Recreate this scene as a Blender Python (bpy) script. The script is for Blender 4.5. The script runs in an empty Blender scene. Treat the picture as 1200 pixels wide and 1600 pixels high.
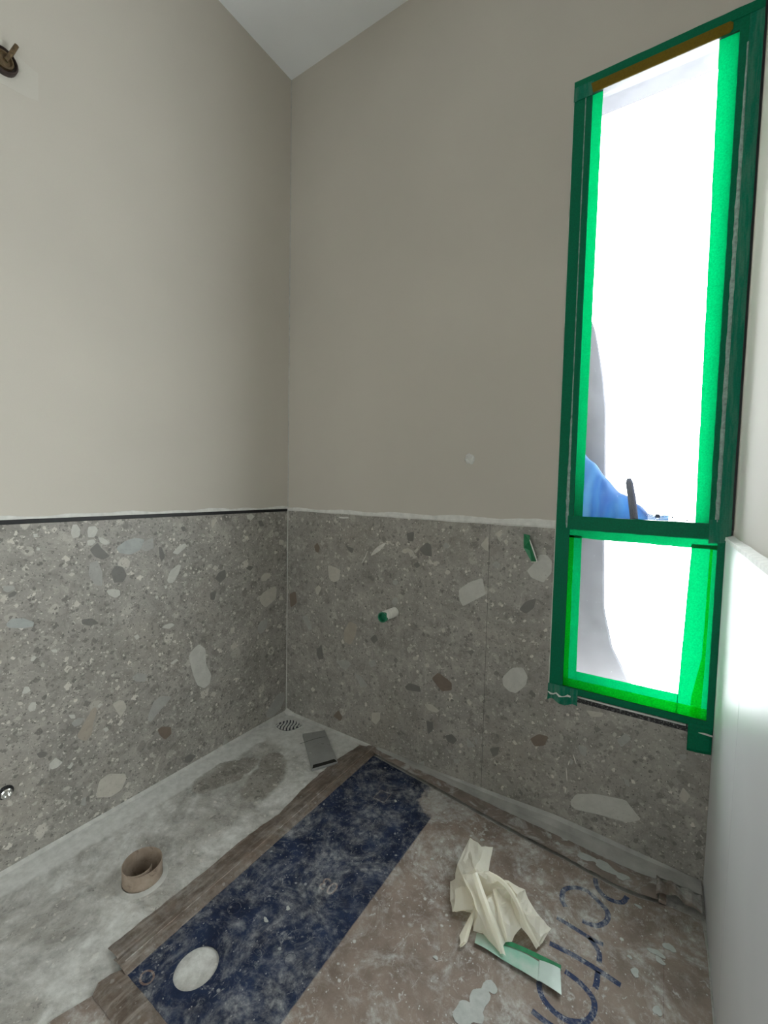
import bpy, bmesh, math, random
from mathutils import Vector, Matrix
random.seed(7)
scene = bpy.context.scene
COL = scene.collection

# ------------------------------------------------------------------ camera
CAM_LOC = (1.3906, -1.3603, 1.0185)
YAW, PITCH, ROLL = 0.5778, -0.0564, 0.0209
fw = Vector((-math.sin(YAW) * math.cos(PITCH), math.cos(YAW) * math.cos(PITCH), math.sin(PITCH)))
rt = Vector((math.cos(YAW), math.sin(YAW), 0.0))
up = rt.cross(fw)
rt2 = math.cos(ROLL) * rt + math.sin(ROLL) * up
up2 = -math.sin(ROLL) * rt + math.cos(ROLL) * up
cd = bpy.data.cameras.new('camera')
cd.sensor_fit = 'VERTICAL'
cd.sensor_height = 24.0
cd.lens = 677.02 * 24.0 / 1600.0
cd.clip_start = 0.01
cam = bpy.data.objects.new('camera', cd)
COL.objects.link(cam)
m3 = Matrix((rt2, up2, -fw)).transposed()
cam.matrix_world = Matrix.Translation(CAM_LOC) @ m3.to_4x4()
scene.camera = cam

# ------------------------------------------------------------------ world (even overcast sky) and exposure
SKY = 20.0
world = bpy.data.worlds.new('overcast_sky')
scene.world = world
world.use_nodes = True
bg = world.node_tree.nodes['Background']
bg.inputs['Color'].default_value = (0.96, 0.98, 1.0, 1)
bg.inputs['Strength'].default_value = SKY
scene.view_settings.view_transform = 'Standard'
scene.view_settings.look = 'None'
scene.view_settings.gamma = 1.0
scene.view_settings.use_curve_mapping = False
scene.view_settings.exposure = 0.0
scene.cycles.use_denoising = True
scene.cycles.use_adaptive_sampling = False
scene.cycles.max_bounces = 9
scene.cycles.diffuse_bounces = 6
scene.cycles.transparent_max_bounces = 12
scene.cycles.sample_clamp_indirect = 0.0

# sky portals in the window and the two added openings: they give no light of their own, they only guide the sky sampling
def portal(name, loc, sx, sy, rot):
    ld = bpy.data.lights.new(name, 'AREA'); ld.shape = 'RECTANGLE'; ld.size = sx; ld.size_y = sy
    ld.cycles.is_portal = True
    o = bpy.data.objects.new(name, ld); COL.objects.link(o); o.location = loc; o.rotation_euler = rot
portal('window_sky_portal', (1.3285, .0315, 1.278), .347, 1.69, (-math.pi / 2, 0, 0))
portal('fill_door_portal', (1.665, -1.97, .70), 1.40, .26, (0, math.pi / 2, 0))
portal('rear_sky_portal', (1.295, -3.105, .725), .13, 1.35, (math.pi / 2, 0, 0))

# ------------------------------------------------------------------ dimensions (metres; corner of the room at the origin)
W = 1.517            # face of the tiles on the right wall
WP = 1.531           # face of the plaster on the right wall
H = 2.70             # ceiling
T = 0.912            # top of the wall tiles
REAR = -3.0

# ------------------------------------------------------------------ node helpers
class NT:
    def __init__(s, name):
        s.m = bpy.data.materials.new(name)
        s.m.use_nodes = True
        s.t = s.m.node_tree
        s.b = s.t.nodes['Principled BSDF']
        s.out = s.t.nodes['Material Output']
        g = s.t.nodes.new('ShaderNodeNewGeometry')
        s.pos = g.outputs['Position']
    def n(s, typ, **kw):
        nd = s.t.nodes.new(typ)
        for k, v in kw.items():
            setattr(nd, k, v)
        return nd
    def link(s, a, b):
        s.t.links.new(a, b)
    def put(s, sock, v):
        if hasattr(v, 'node'):
            s.link(v, sock)
        elif isinstance(v, (tuple, list)):
            sock.default_value = tuple(v) + ((1,) if len(v) == 3 and len(sock.default_value) == 4 else ())
        else:
            sock.default_value = v
    def noise(s, scale, detail=4, rough=.55, co=None, dist=0.0, out='Fac'):
        nd = s.n('ShaderNodeTexNoise')
        s.link(co or s.pos, nd.inputs['Vector'])
        nd.inputs['Scale'].default_value = scale
        nd.inputs['Detail'].default_value = detail
        nd.inputs['Roughness'].default_value = rough
        nd.inputs['Distortion'].default_value = dist
        return nd.outputs[out]
    def voro(s, scale, co=None, feature='F1', rnd=1.0):
        nd = s.n('ShaderNodeTexVoronoi', feature=feature)
        s.link(co or s.pos, nd.inputs['Vector'])
        nd.inputs['Scale'].default_value = scale
        nd.inputs['Randomness'].default_value = rnd
        return nd
    def rng(s, v, a, b, c=0.0, d=1.0, smooth=False):
        nd = s.n('ShaderNodeMapRange')
        if smooth:
            nd.interpolation_type = 'SMOOTHSTEP'
        s.put(nd.inputs[0], v)
        for i, q in enumerate((a, b, c, d)):
            s.put(nd.inputs[i + 1], q)
        return nd.outputs[0]
    def math(s, op, a, b=0.0):
        nd = s.n('ShaderNodeMath', operation=op)
        s.put(nd.inputs[0], a)
        s.put(nd.inputs[1], b)
        return nd.outputs[0]
    def mix(s, f, a, b):
        nd = s.n('ShaderNodeMix', data_type='RGBA')
        s.put(nd.inputs[0], f)
        s.put(nd.inputs[6], a)
        s.put(nd.inputs[7], b)
        return nd.outputs[2]
    def ramp(s, v, stops):
        nd = s.n('ShaderNodeValToRGB')
        s.put(nd.inputs[0], v)
        e = nd.color_ramp.elements
        while len(e) < len(stops):
            e.new(0.5)
        for el, (p, c) in zip(e, stops):
            el.position = p
            el.color = tuple(c) + (1,)
        return nd.outputs[0]
    def sep(s, v=None):
        nd = s.n('ShaderNodeSeparateXYZ')
        s.link(v or s.pos, nd.inputs[0])
        return nd.outputs
    def warp(s, scale, amt, detail=2):
        c = s.noise(scale, detail, out='Color')
        sub = s.n('ShaderNodeVectorMath', operation='SUBTRACT')
        s.link(c, sub.inputs[0]); sub.inputs[1].default_value = (.5, .5, .5)
        sc = s.n('ShaderNodeVectorMath', operation='SCALE')
        s.link(sub.outputs[0], sc.inputs[0]); sc.inputs['Scale'].default_value = amt
        ad = s.n('ShaderNodeVectorMath', operation='ADD')
        s.link(s.pos, ad.inputs[0]); s.link(sc.outputs[0], ad.inputs[1])
        return ad.outputs[0]
    def scaled(s, v3, co=None, rot=None):
        mp = s.n('ShaderNodeMapping')
        s.link(co or s.pos, mp.inputs['Vector'])
        mp.inputs['Scale'].default_value = v3
        if rot:
            mp.inputs['Rotation'].default_value = rot
        return mp.outputs[0]
    def bump(s, h, strength=.2, dist=.002):
        nd = s.n('ShaderNodeBump')
        s.link(h, nd.inputs['Height'])
        nd.inputs['Strength'].default_value = strength
        nd.inputs['Distance'].default_value = dist
        s.link(nd.outputs[0], s.b.inputs['Normal'])
    def done(s, color=None, rough=.6, spec=None, metal=0.0):
        if color is not None:
            s.put(s.b.inputs['Base Color'], color)
        s.put(s.b.inputs['Roughness'], rough)
        s.b.inputs['Metallic'].default_value = metal
        if spec is not None:
            s.b.inputs['Specular IOR Level'].default_value = spec
        return s.m

def simple(name, col, rough=.6, var=.12, scale=60, metal=0.0, bump=0.0, spec=None):
    k = NT(name)
    f = k.noise(scale, 5)
    lo = tuple(max(0, c * (1 - var)) for c in col)
    hi = tuple(min(1, c * (1 + var)) for c in col)
    c = k.mix(k.rng(f, .3, .7), lo, hi)
    if bump:
        k.bump(f, bump)
    return k.done(c, rough, spec, metal)

# ------------------------------------------------------------------ stone (pebbly breccia tiles)
def stone_color(k):
    w1 = k.warp(26, .040, 4)
    w2 = k.warp(75, .014, 3)
    w3 = k.warp(12, .10, 4)
    def c(v, t=0.0):
        v *= 1.15
        return (v * (1.065 + t), v, v * (.89 - t))
    base = k.ramp(k.noise(10, 9, .72, dist=.8), [(.30, c(.150)), (.50, c(.225)), (.72, c(.315))])
    tint = k.noise(3.2, 3)
    base = k.mix(k.rng(tint, .52, .72, 0, .45), base, c(.225, .06))
    # dark swirls and pale veins of the matrix
    sw = k.noise(24, 7, .7, co=w3, dist=1.5)
    base = k.mix(k.rng(sw, .46, .32, 0, .75), base, c(.095))
    base = k.mix(k.rng(sw, .56, .68, 0, .65), base, c(.39))
    col = base
    pal = [(.0, c(.085)), (.22, c(.130)), (.46, c(.200)), (.70, c(.285)), (.88, c(.380)), (1.0, c(.56))]
    for sc, co, thr, am, metric in ((22, w1, .42, .50, 'EUCLIDEAN'), (44, w2, .58, .75, 'MANHATTAN'), (80, w2, .46, .80, 'EUCLIDEAN'), (150, w2, .60, .80, 'MANHATTAN')):
        v = k.voro(sc, co)
        v.distance = metric
        rs = k.sep(v.outputs['Color'])
        rad = k.rng(rs[1], 0, 1, .05, thr)
        msk = k.math('MULTIPLY', k.rng(k.math('SUBTRACT', rad, v.outputs['Distance']), 0, .05, 0, am), k.rng(rs[2], .08, .2))
        col = k.mix(msk, col, k.ramp(rs[0], pal))
    v = k.voro(210, w2)
    rs = k.sep(v.outputs['Color'])
    sp = k.math('MULTIPLY', k.rng(v.outputs['Distance'], .30, .18), k.rng(rs[0], .90, .93))
    sp = k.math('MULTIPLY', sp, k.rng(k.noise(8, 3), .4, .6, .15, .9))
    col = k.mix(sp, col, c(.50))
    dk = k.math('MULTIPLY', k.rng(v.outputs['Distance'], .34, .2), k.rng(rs[0], .12, .08))
    col = k.mix(dk, col, c(.055))
    return col

def make_stone(name, dust=0.0, rough=.42):
    k = NT(name)
    col = stone_color(k)
    if dust:
        col = k.mix(k.rng(k.noise(14, 6, .65), .25, .8, dust * .4, dust), col, (.60, .60, .60))
    return k.done(col, k.rng(k.noise(40, 3), .3, .7, rough - .06, rough + .08), .5)

M = {}
M['stone'] = make_stone('breccia_tile', .06, .45)
k = NT('dusty_sheen_tile')
c0 = k.mix(k.rng(k.noise(3, 3, .5), .3, .7), (.68, .69, .715), (.73, .74, .76))  # pale bluish tone paints the window sheen as well as dust
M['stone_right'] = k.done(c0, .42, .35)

def chip_mat(name, col):
    k = NT(name)
    n1 = k.noise(35, 6, .65, dist=.6)
    a = tuple(x * .84 for x in col)
    c = k.mix(k.rng(n1, .35, .68), a, col)
    v = k.voro(170, k.warp(90, .01))
    rs = k.sep(v.outputs['Color'])
    sp = k.math('MULTIPLY', k.rng(v.outputs['Distance'], .30, .2), k.rng(rs[0], .8, .86))
    c = k.mix(k.math('MULTIPLY', sp, .4), c, tuple(x * .5 for x in col))
    return k.done(c, .42)
M['chip_p'] = chip_mat('pale_pebble', (0.532, 0.524, 0.482))
M['chip_c'] = chip_mat('cream_pebble', (0.493, 0.465, 0.409))
M['chip_g'] = chip_mat('light_grey_pebble', (0.364, 0.356, 0.334))
M['chip_d'] = chip_mat('dark_grey_pebble', (0.168, 0.160, 0.148))
M['chip_w'] = chip_mat('blue_grey_pebble', (0.364, 0.379, 0.367))
M['chip_b'] = chip_mat('brown_pebble', (0.185, 0.143, 0.114))
M['chip_t'] = chip_mat('tan_pebble', (0.375, 0.330, 0.274))

# floor: same stone under site dust
k = NT('dusty_stone_floor')
st = stone_color(k)
xyz = k.sep()
d = k.rng(k.noise(6.5, 8, .66, dist=.9), .40, .58, .30, .97)
d2 = k.rng(k.noise(24, 7, .72), .36, .60, .1, 1.0)
dust = k.math('MULTIPLY', d, k.math('ADD', .45, k.math('MULTIPLY', d2, .55)))
def ellipse(cx, cy, rx, ry, ang, soft=.5):
    mp = k.n('ShaderNodeMapping', vector_type='TEXTURE')
    k.link(k.warp(22, .05, 5), mp.inputs['Vector'])
    mp.inputs['Location'].default_value = (cx, cy, 0)
    mp.inputs['Rotation'].default_value = (0, 0, ang)
    mp.inputs['Scale'].default_value = (rx, ry, 10)
    ln = k.n('ShaderNodeVectorMath', operation='LENGTH')
    k.link(mp.outputs[0], ln.inputs[0])
    return k.rng(ln.outputs['Value'], 1.0 - soft * .5, 1.0 + soft * .5, 1.0, 0.0, True)
bare = k.math('MAXIMUM', ellipse(.135, -.42, .060, .120, -.18, .16), ellipse(.27, -.36, .06, .12, .3, .35))
bare = k.math('MAXIMUM', bare, ellipse(.205, -.28, .035, .05, 0, .2))
bare = k.math('MAXIMUM', bare, k.math('MULTIPLY', ellipse(.30, -.55, .05, .14, 0, .8), .6))
dust = k.math('MULTIPLY', dust, k.rng(bare, 0, 1, 1, .04))
thick = k.math('MAXIMUM', ellipse(.15, -.05, .30, .16, 0, .5), ellipse(.02, -.5, .075, 1.2, 0, .4))
dust = k.math('MAXIMUM', dust, k.math('MULTIPLY', thick, k.rng(bare, 0, 1, .93, .2)))
dc = k.mix(k.rng(k.noise(40, 6, .6), .3, .7), (.55, .552, .525), (.75, .753, .725))
M['floor'] = k.done(k.mix(dust, st, dc), .85, .2)

def paint(name, col, var=.05, bumps=.10, rough=.75):
    k = NT(name)
    big = k.noise(1.6, 4, .5)
    fine = k.noise(330, 2, .6)
    c = k.mix(k.rng(big, .3, .7), tuple(x * (1 - var) for x in col), tuple(x * (1 + var) for x in col))
    c = k.mix(k.rng(fine, .3, .7, 0, .10), c, tuple(x * .8 for x in col))
    k.bump(fine, bumps, .0012)
    return k.done(c, rough, .3)
M['plaster'] = paint('greige_wall_paint', (.538, .503, .444))
M['ceiling'] = paint('white_ceiling_paint', (.86, .88, .90))
M['white_wall'] = paint('white_wall_paint', (.82, .82, .80))
M['white_paint'] = simple('white_filler', (.66, .66, .63), .7, .10, 90, bump=.3)
M['bead'] = simple('white_caulk', (.64, .635, .60), .6, .12, 45, bump=.3)
M['fillet'] = simple('pale_grout', (.47, .465, .435), .85, .16, 40, bump=.2)
M['black'] = simple('black_trim', (.008, .008, .009), .5, .3, 60)
M['joint'] = simple('dark_grout', (.075, .070, .064), .8, .2, 60)
k = NT('chalky_black_sill')
M['black_worn'] = k.done(k.mix(k.rng(k.noise(160, 5, .75), .52, .66), (.010, .010, .012), (.30, .30, .29)), .6)

# ------------------------------------------------------------------ tape, film and glass
def tape_mat(name, front, back, mixf, rough=.38, smear=0.0):
    k = NT(name)
    f = k.noise(260, 3, .6)
    c = k.mix(k.rng(f, .3, .7), tuple(x * .82 for x in front), tuple(min(1, x * 1.1) for x in front))
    if smear:
        c = k.mix(k.rng(k.noise(12, 6, .7, co=k.scaled((6, 1, .5))), .45, .75, 0, smear), c, (.45, .48, .45))
    k.done(c, rough, .12)
    k.bump(k.noise(22, 4, .6), .2, .004)
    tr = k.n('ShaderNodeBsdfTranslucent')
    k.put(tr.inputs[0], k.mix(k.rng(f, .25, .75), tuple(x * .75 for x in back), tuple(x * 1.2 for x in back)))
    mx = k.n('ShaderNodeMixShader')
    mx.inputs[0].default_value = mixf
    k.link(k.b.outputs[0], mx.inputs[1]); k.link(tr.outputs[0], mx.inputs[2])
    k.link(mx.outputs[0], k.out.inputs['Surface'])
    return k.m
M['tape'] = tape_mat('green_masking_tape', (.0005, .17, .080), (.0, .05, .01), .10, .5)
M['tape_smear'] = tape_mat('paint_smeared_green_tape', (.004, .19, .110), (.0, .05, .01), .10, .45, .22)
M['tape_lit'] = tape_mat('thin_green_tape_on_glass', (.002, .16, .07), (.0, .105, .029), .70)
M['tape_double'] = tape_mat('doubled_green_tape', (.002, .12, .04), (.03, .92, .10), .80)
M['tape_yellow'] = tape_mat('yellow_tape', (.20, .135, .008), (.10, .07, .0), .2)
M['ridge'] = simple('grey_paint_smear', (.27, .38, .34), .6, .35, 120, bump=.5)
M['frame'] = simple('window_frame_paint', (.05, .052, .06), .4, .08, 40)

def clear_mat(name, tint, glossf, rough, trans=0.0, bumps=0.0):
    k = NT(name)
    tp = k.n('ShaderNodeBsdfTransparent'); tp.inputs[0].default_value = tint + (1,)
    gl = k.n('ShaderNodeBsdfGlossy'); gl.inputs['Roughness'].default_value = rough
    mx = k.n('ShaderNodeMixShader')
    fr = k.n('ShaderNodeLayerWeight'); fr.inputs['Blend'].default_value = .5
    k.link(k.math('MULTIPLY', k.math('ADD', .015, k.math('MULTIPLY', k.math('POWER', fr.outputs['Facing'], 5.0), .18)), glossf), mx.inputs[0])
    k.link(tp.outputs[0], mx.inputs[1]); k.link(gl.outputs[0], mx.inputs[2])
    res = mx.outputs[0]
    if bumps:
        bp = k.n('ShaderNodeBump'); bp.inputs['Strength'].default_value = bumps; bp.inputs['Distance'].default_value = .01
        k.link(k.noise(18, 5, .6, dist=1.5), bp.inputs['Height'])
        k.link(bp.outputs[0], gl.inputs['Normal'])
    if trans:
        tr = k.n('ShaderNodeBsdfTranslucent'); tr.inputs[0].default_value = (.8, .82, .85, 1)
        m2 = k.n('ShaderNodeMixShader')
        k.put(m2.inputs[0], k.rng(k.noise(14, 5, .65, dist=1.2), .35, .75, trans * .4, trans))
        k.link(res, m2.inputs[1]); k.link(tr.outputs[0], m2.inputs[2])
        res = m2.outputs[0]
    k.t.nodes.remove(k.b)
    k.link(res, k.out.inputs['Surface'])
    return k.m
M['glass'] = clear_mat('window_glass', (.96, .98, .97), 1.0, .02)
M['film'] = clear_mat('clear_masking_film', (.95, .95, .96), 1.0, .25, .025, .6)

# ------------------------------------------------------------------ cardboard
def scuffs(k):
    """white plaster dust, dots and scratches lying on the board: 0..1"""
    pat = k.rng(k.noise(8, 9, .74, dist=.8), .465, .64, 0, .9)
    fine = k.rng(k.noise(60, 8, .8, dist=.6), .53, .68, 0, .85)
    a = k.math('MULTIPLY', fine, k.rng(k.noise(9, 4, .6), .36, .60, .18, 1.0))
    out = k.math('MAXIMUM', k.math('MULTIPLY', pat, k.rng(k.noise(60, 5, .7), .38, .62, .1, 1.0)), a)
    for sc, rot, th in ((13, .4, .012), (21, 2.0, .014)):
        ve = k.voro(sc, k.scaled((1.0, .33, 1.0), k.warp(14, .04, 4), (0, 0, rot)), 'DISTANCE_TO_EDGE')
        ln = k.rng(ve.outputs['Distance'], th, 0, 0, .75)
        out = k.math('MAXIMUM', out, k.math('MULTIPLY', ln, k.rng(k.noise(17 + sc, 4, .6), .56, .64)))
    for sc, cut in ((120, .80), (48, .90)):
        v = k.voro(sc, k.warp(150, .004))
        rs = k.sep(v.outputs['Color'])
        sp = k.math('MULTIPLY', k.rng(v.outputs['Distance'], .24, .14), k.rng(rs[0], cut, cut + .03))
        out = k.math('MAXIMUM', out, k.math('MULTIPLY', sp, .8))
    return out
def board_mat(name, blue=False, print_only=None, lighter=1.0):
    k = NT(name)
    br = k.mix(k.rng(k.noise(11, 6, .65), .3, .72), tuple(x * lighter for x in (.165, .126, .103)), tuple(x * lighter for x in (.320, .256, .215)))
    col = br
    if blue:
        xyz = k.sep()
        edge = k.math('ADD', .829, k.math('MULTIPLY', k.math('SUBTRACT', k.noise(60, 5, .6), .5), .004))
        isb = k.rng(k.math('SUBTRACT', edge, xyz[0]), -.0015, .0015)
        bl = k.mix(k.rng(k.noise(13, 6, .7), .35, .68), (.005, .010, .032), (.018, .033, .080))
        wear = k.rng(k.noise(30, 7, .75, dist=.5), .62, .72, 0, .45)
        bl = k.mix(wear, bl, (.10, .10, .12))
        # worn-off patch of the print by the back wall
        mp = k.n('ShaderNodeMapping', vector_type='TEXTURE')
        k.link(k.warp(28, .10, 6), mp.inputs['Vector'])
        mp.inputs['Location'].default_value = (.845, -.10, 0)
        mp.inputs['Scale'].default_value = (.085, .10, 10)
        ln = k.n('ShaderNodeVectorMath', operation='LENGTH'); k.link(mp.outputs[0], ln.inputs[0])
        torn = k.rng(ln.outputs['Value'], .8, 1.1, 1, 0, True)
        isb = k.math('MULTIPLY', isb, k.rng(torn, 0, 1, 1, 0))
        col = k.mix(isb, br, bl)
        col = k.mix(k.math('MULTIPLY', torn, k.rng(k.noise(70, 6, .75), .36, .60, .1, .85)), col, (.40, .39, .37))
    if print_only:
        worn = k.rng(k.noise(140, 5, .7), .56, .66, 0, .6)
        col = k.mix(worn, print_only, br)
    s = scuffs(k)
    if blue:
        s = k.math('MULTIPLY', s, k.rng(isb, 0, 1, 1.0, .62))
    col = k.mix(s, col, (.58, .58, .56))
    k.bump(s, .15, .001)
    return k.done(col, .7, .3)
M['board'] = board_mat('printed_floor_board', True)
M['card'] = board_mat('brown_cardboard')
M['card_pale'] = board_mat('ridge_highlight_card', False, None, 1.25)
M['ink'] = board_mat('navy_ink', False, (.020, .036, .095))
M['ink_brown'] = board_mat('brown_unprinted_mark', False, (.16, .105, .09))
k = NT('faint_grey_mark')
M['ink_faint'] = k.done(k.mix(k.rng(k.noise(70, 5, .7), .40, .62), (.014, .024, .062), (.085, .085, .10)), .7)
k = NT('plastered_cardboard')
cb = k.mix(k.rng(k.noise(11, 6, .65), .3, .72), (.14, .105, .085), (.23, .185, .155))
pl = k.rng(k.noise(10, 7, .68, dist=.6), .40, .56, .05, .95)
M['card_plaster'] = k.done(k.mix(pl, cb, (.45, .45, .43)), .8)
k = NT('scuffed_brown_strip')
cb = k.mix(k.rng(k.noise(14, 6, .65), .3, .72), (.14, .108, .089), (.27, .216, .183))
pl = k.rng(k.noise(16, 8, .72, dist=.8), .50, .62, .05, .85)
M['card_plaster2'] = k.done(k.mix(pl, cb, (.46, .46, .44)), .8)
k = NT('brown_packing_tape')
cb = k.mix(k.rng(k.noise(26, 6, .65), .3, .72), (.080, .057, .043), (.205, .157, .124))
sw = k.rng(k.noise(9, 6, .65, co=k.scaled((9, 1.0, 1))), .50, .70, 0, .75)
cb = k.mix(sw, cb, (.34, .30, .26))
cb = k.mix(k.math('MULTIPLY', scuffs(k), .55), cb, (.42, .41, .385))
k.bump(k.noise(40, 5, .6, co=k.scaled((5, .8, 1))), .25, .003)
M['brown_tape'] = k.done(cb, .5, .5)
M['tube'] = None
k = NT('kraft_tube')
c0 = k.mix(k.rng(k.noise(35, 5, .65), .3, .7), (.25, .190, .142), (.38, .305, .240))
c0 = k.mix(k.rng(k.noise(28, 6, .7, dist=1), .56, .70, 0, .7), c0, (.09, .05, .03))
M['tube'] = k.done(c0, .7)
k = NT('cream_paper_film')
n = k.noise(30, 5, .6)
k.done(k.mix(k.rng(n, .3, .7), (.91, .885, .775), (.96, .945, .87)), .38, .5)
k.bump(k.noise(45, 4, .6), .25, .003)
tr = k.n('ShaderNodeBsdfTranslucent'); tr.inputs[0].default_value = (.95, .88, .66, 1)
mx = k.n('ShaderNodeMixShader'); mx.inputs[0].default_value = .40
k.link(k.b.outputs[0], mx.inputs[1]); k.link(tr.outputs[0], mx.inputs[2]); k.link(mx.outputs[0], k.out.inputs['Surface'])
M['cream'] = k.m
k = NT('pale_green_tape')
n = k.noise(16, 4, .5)
M['pale_green'] = k.done(k.mix(k.rng(n, .38, .62), (.20, .47, .35), (.45, .56, .49)), .32, .5)
M['deep_green'] = simple('deep_green_tape_edge', (.02, .22, .09), .4, .2, 60)
M['paint_splat'] = simple('dried_paint_splat', (.42, .435, .415), .6, .10, 90)
M['offcut'] = None
k = NT('grey_tile_offcut')
oc = k.mix(k.rng(k.noise(20, 5, .6), .3, .7), (.26, .262, .252), (.32, .323, .312))
M['offcut'] = k.done(k.mix(k.rng(k.noise(40, 6, .7), .60, .68, 0, .7), oc, (.08, .07, .06)), .45)
M['pvc'] = simple('dirty_white_plastic_pipe', (.86, .85, .80), .7, .10, 90)
M['pipe_green'] = simple('dark_green_pipe_tape', (.012, .20, .10), .45, .35, 70)
M['dark_hole'] = simple('dark_hollow', (.012, .010, .008), .8, .3, 40)
M['brass'] = simple('tarnished_brass', (.14, .095, .05), .5, .5, 90, metal=.5)
M['brass_dark'] = simple('blackened_brass', (.035, .022, .018), .55, .4, 70)
M['chrome'] = simple('chrome', (.72, .72, .70), .2, .1, 60, metal=1.0)
M['paper'] = simple('white_paper_scrap', (.62, .60, .55), .7, .1, 80)
M['grate'] = simple('chalky_grate', (.62, .63, .60), .6, .15, 80)
M['slot'] = simple('blue_black_slot', (.012, .016, .035), .5, .2, 80)
M['bag'] = None
k = NT('blue_plastic_bag')
n = k.noise(11, 5, .6, dist=1.2, co=k.scaled((1.6, 1, .5), rot=(0, .6, 0)))
k.done((.004, .05, .20), .35)
tr = k.n('ShaderNodeBsdfTranslucent')
k.put(tr.inputs[0], k.mix(k.rng(n, .32, .68), (.010, .125, .30), (.095, .25, .36)))
mx = k.n('ShaderNodeMixShader'); mx.inputs[0].default_value = .85
k.link(k.b.outputs[0], mx.inputs[1]); k.link(tr.outputs[0], mx.inputs[2]); k.link(mx.outputs[0], k.out.inputs['Surface'])
M['bag'] = k.m
M['lavender'] = simple('lavender_grey_sheet', (.165, .168, .20), .6, .10, 12)
M['render'] = simple('exterior_render', (.07, .07, .082), .8, .15, 30)
M['paving_white'] = simple('white_paving', (.85, .85, .84), .9, .1, 8)
M['paving'] = simple('pale_paving', (.45, .45, .44), .9, .1, 8)
M['peg'] = simple('blue_grey_plastic', (.012, .014, .030), .9, .2, 40, spec=.05)
M['print_blue'] = simple('faded_blue_print', (.035, .05, .10), .5, .2, 60)

# ------------------------------------------------------------------ mesh helpers
def mesh_obj(name, verts, faces, mat, parent=None, origin=None, smooth=False):
    if origin is None:
        xs = [v[0] for v in verts]; ys = [v[1] for v in verts]; zs = [v[2] for v in verts]
        origin = ((min(xs) + max(xs)) / 2, (min(ys) + max(ys)) / 2, min(zs))
    o = Vector(origin)
    me = bpy.data.meshes.new(name)
    me.from_pydata([tuple(Vector(v) - o) for v in verts], [], faces)
    bm = bmesh.new(); bm.from_mesh(me)
    bmesh.ops.recalc_face_normals(bm, faces=bm.faces)
    bm.to_mesh(me); bm.free()
    me.materials.append(mat)
    if smooth:
        for p in me.polygons:
            p.use_smooth = True
    ob = bpy.data.objects.new(name, me)
    COL.objects.link(ob)
    wl = o
    if parent is not None:
        ob.parent = parent
        ob.location = wl - Vector(parent['w0'])
    else:
        ob.location = wl
    ob['w0'] = tuple(wl)
    return ob
def empty(name, loc):
    o = bpy.data.objects.new(name, None)
    COL.objects.link(o)
    o.location = loc
    o.empty_display_size = .05
    o['w0'] = tuple(loc)
    return o
def tag(o, label, cat=None, kind=None, group=None):
    o['label'] = label
    if cat: o['category'] = cat
    if kind: o['kind'] = kind
    if group: o['group'] = group
    return o
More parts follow.
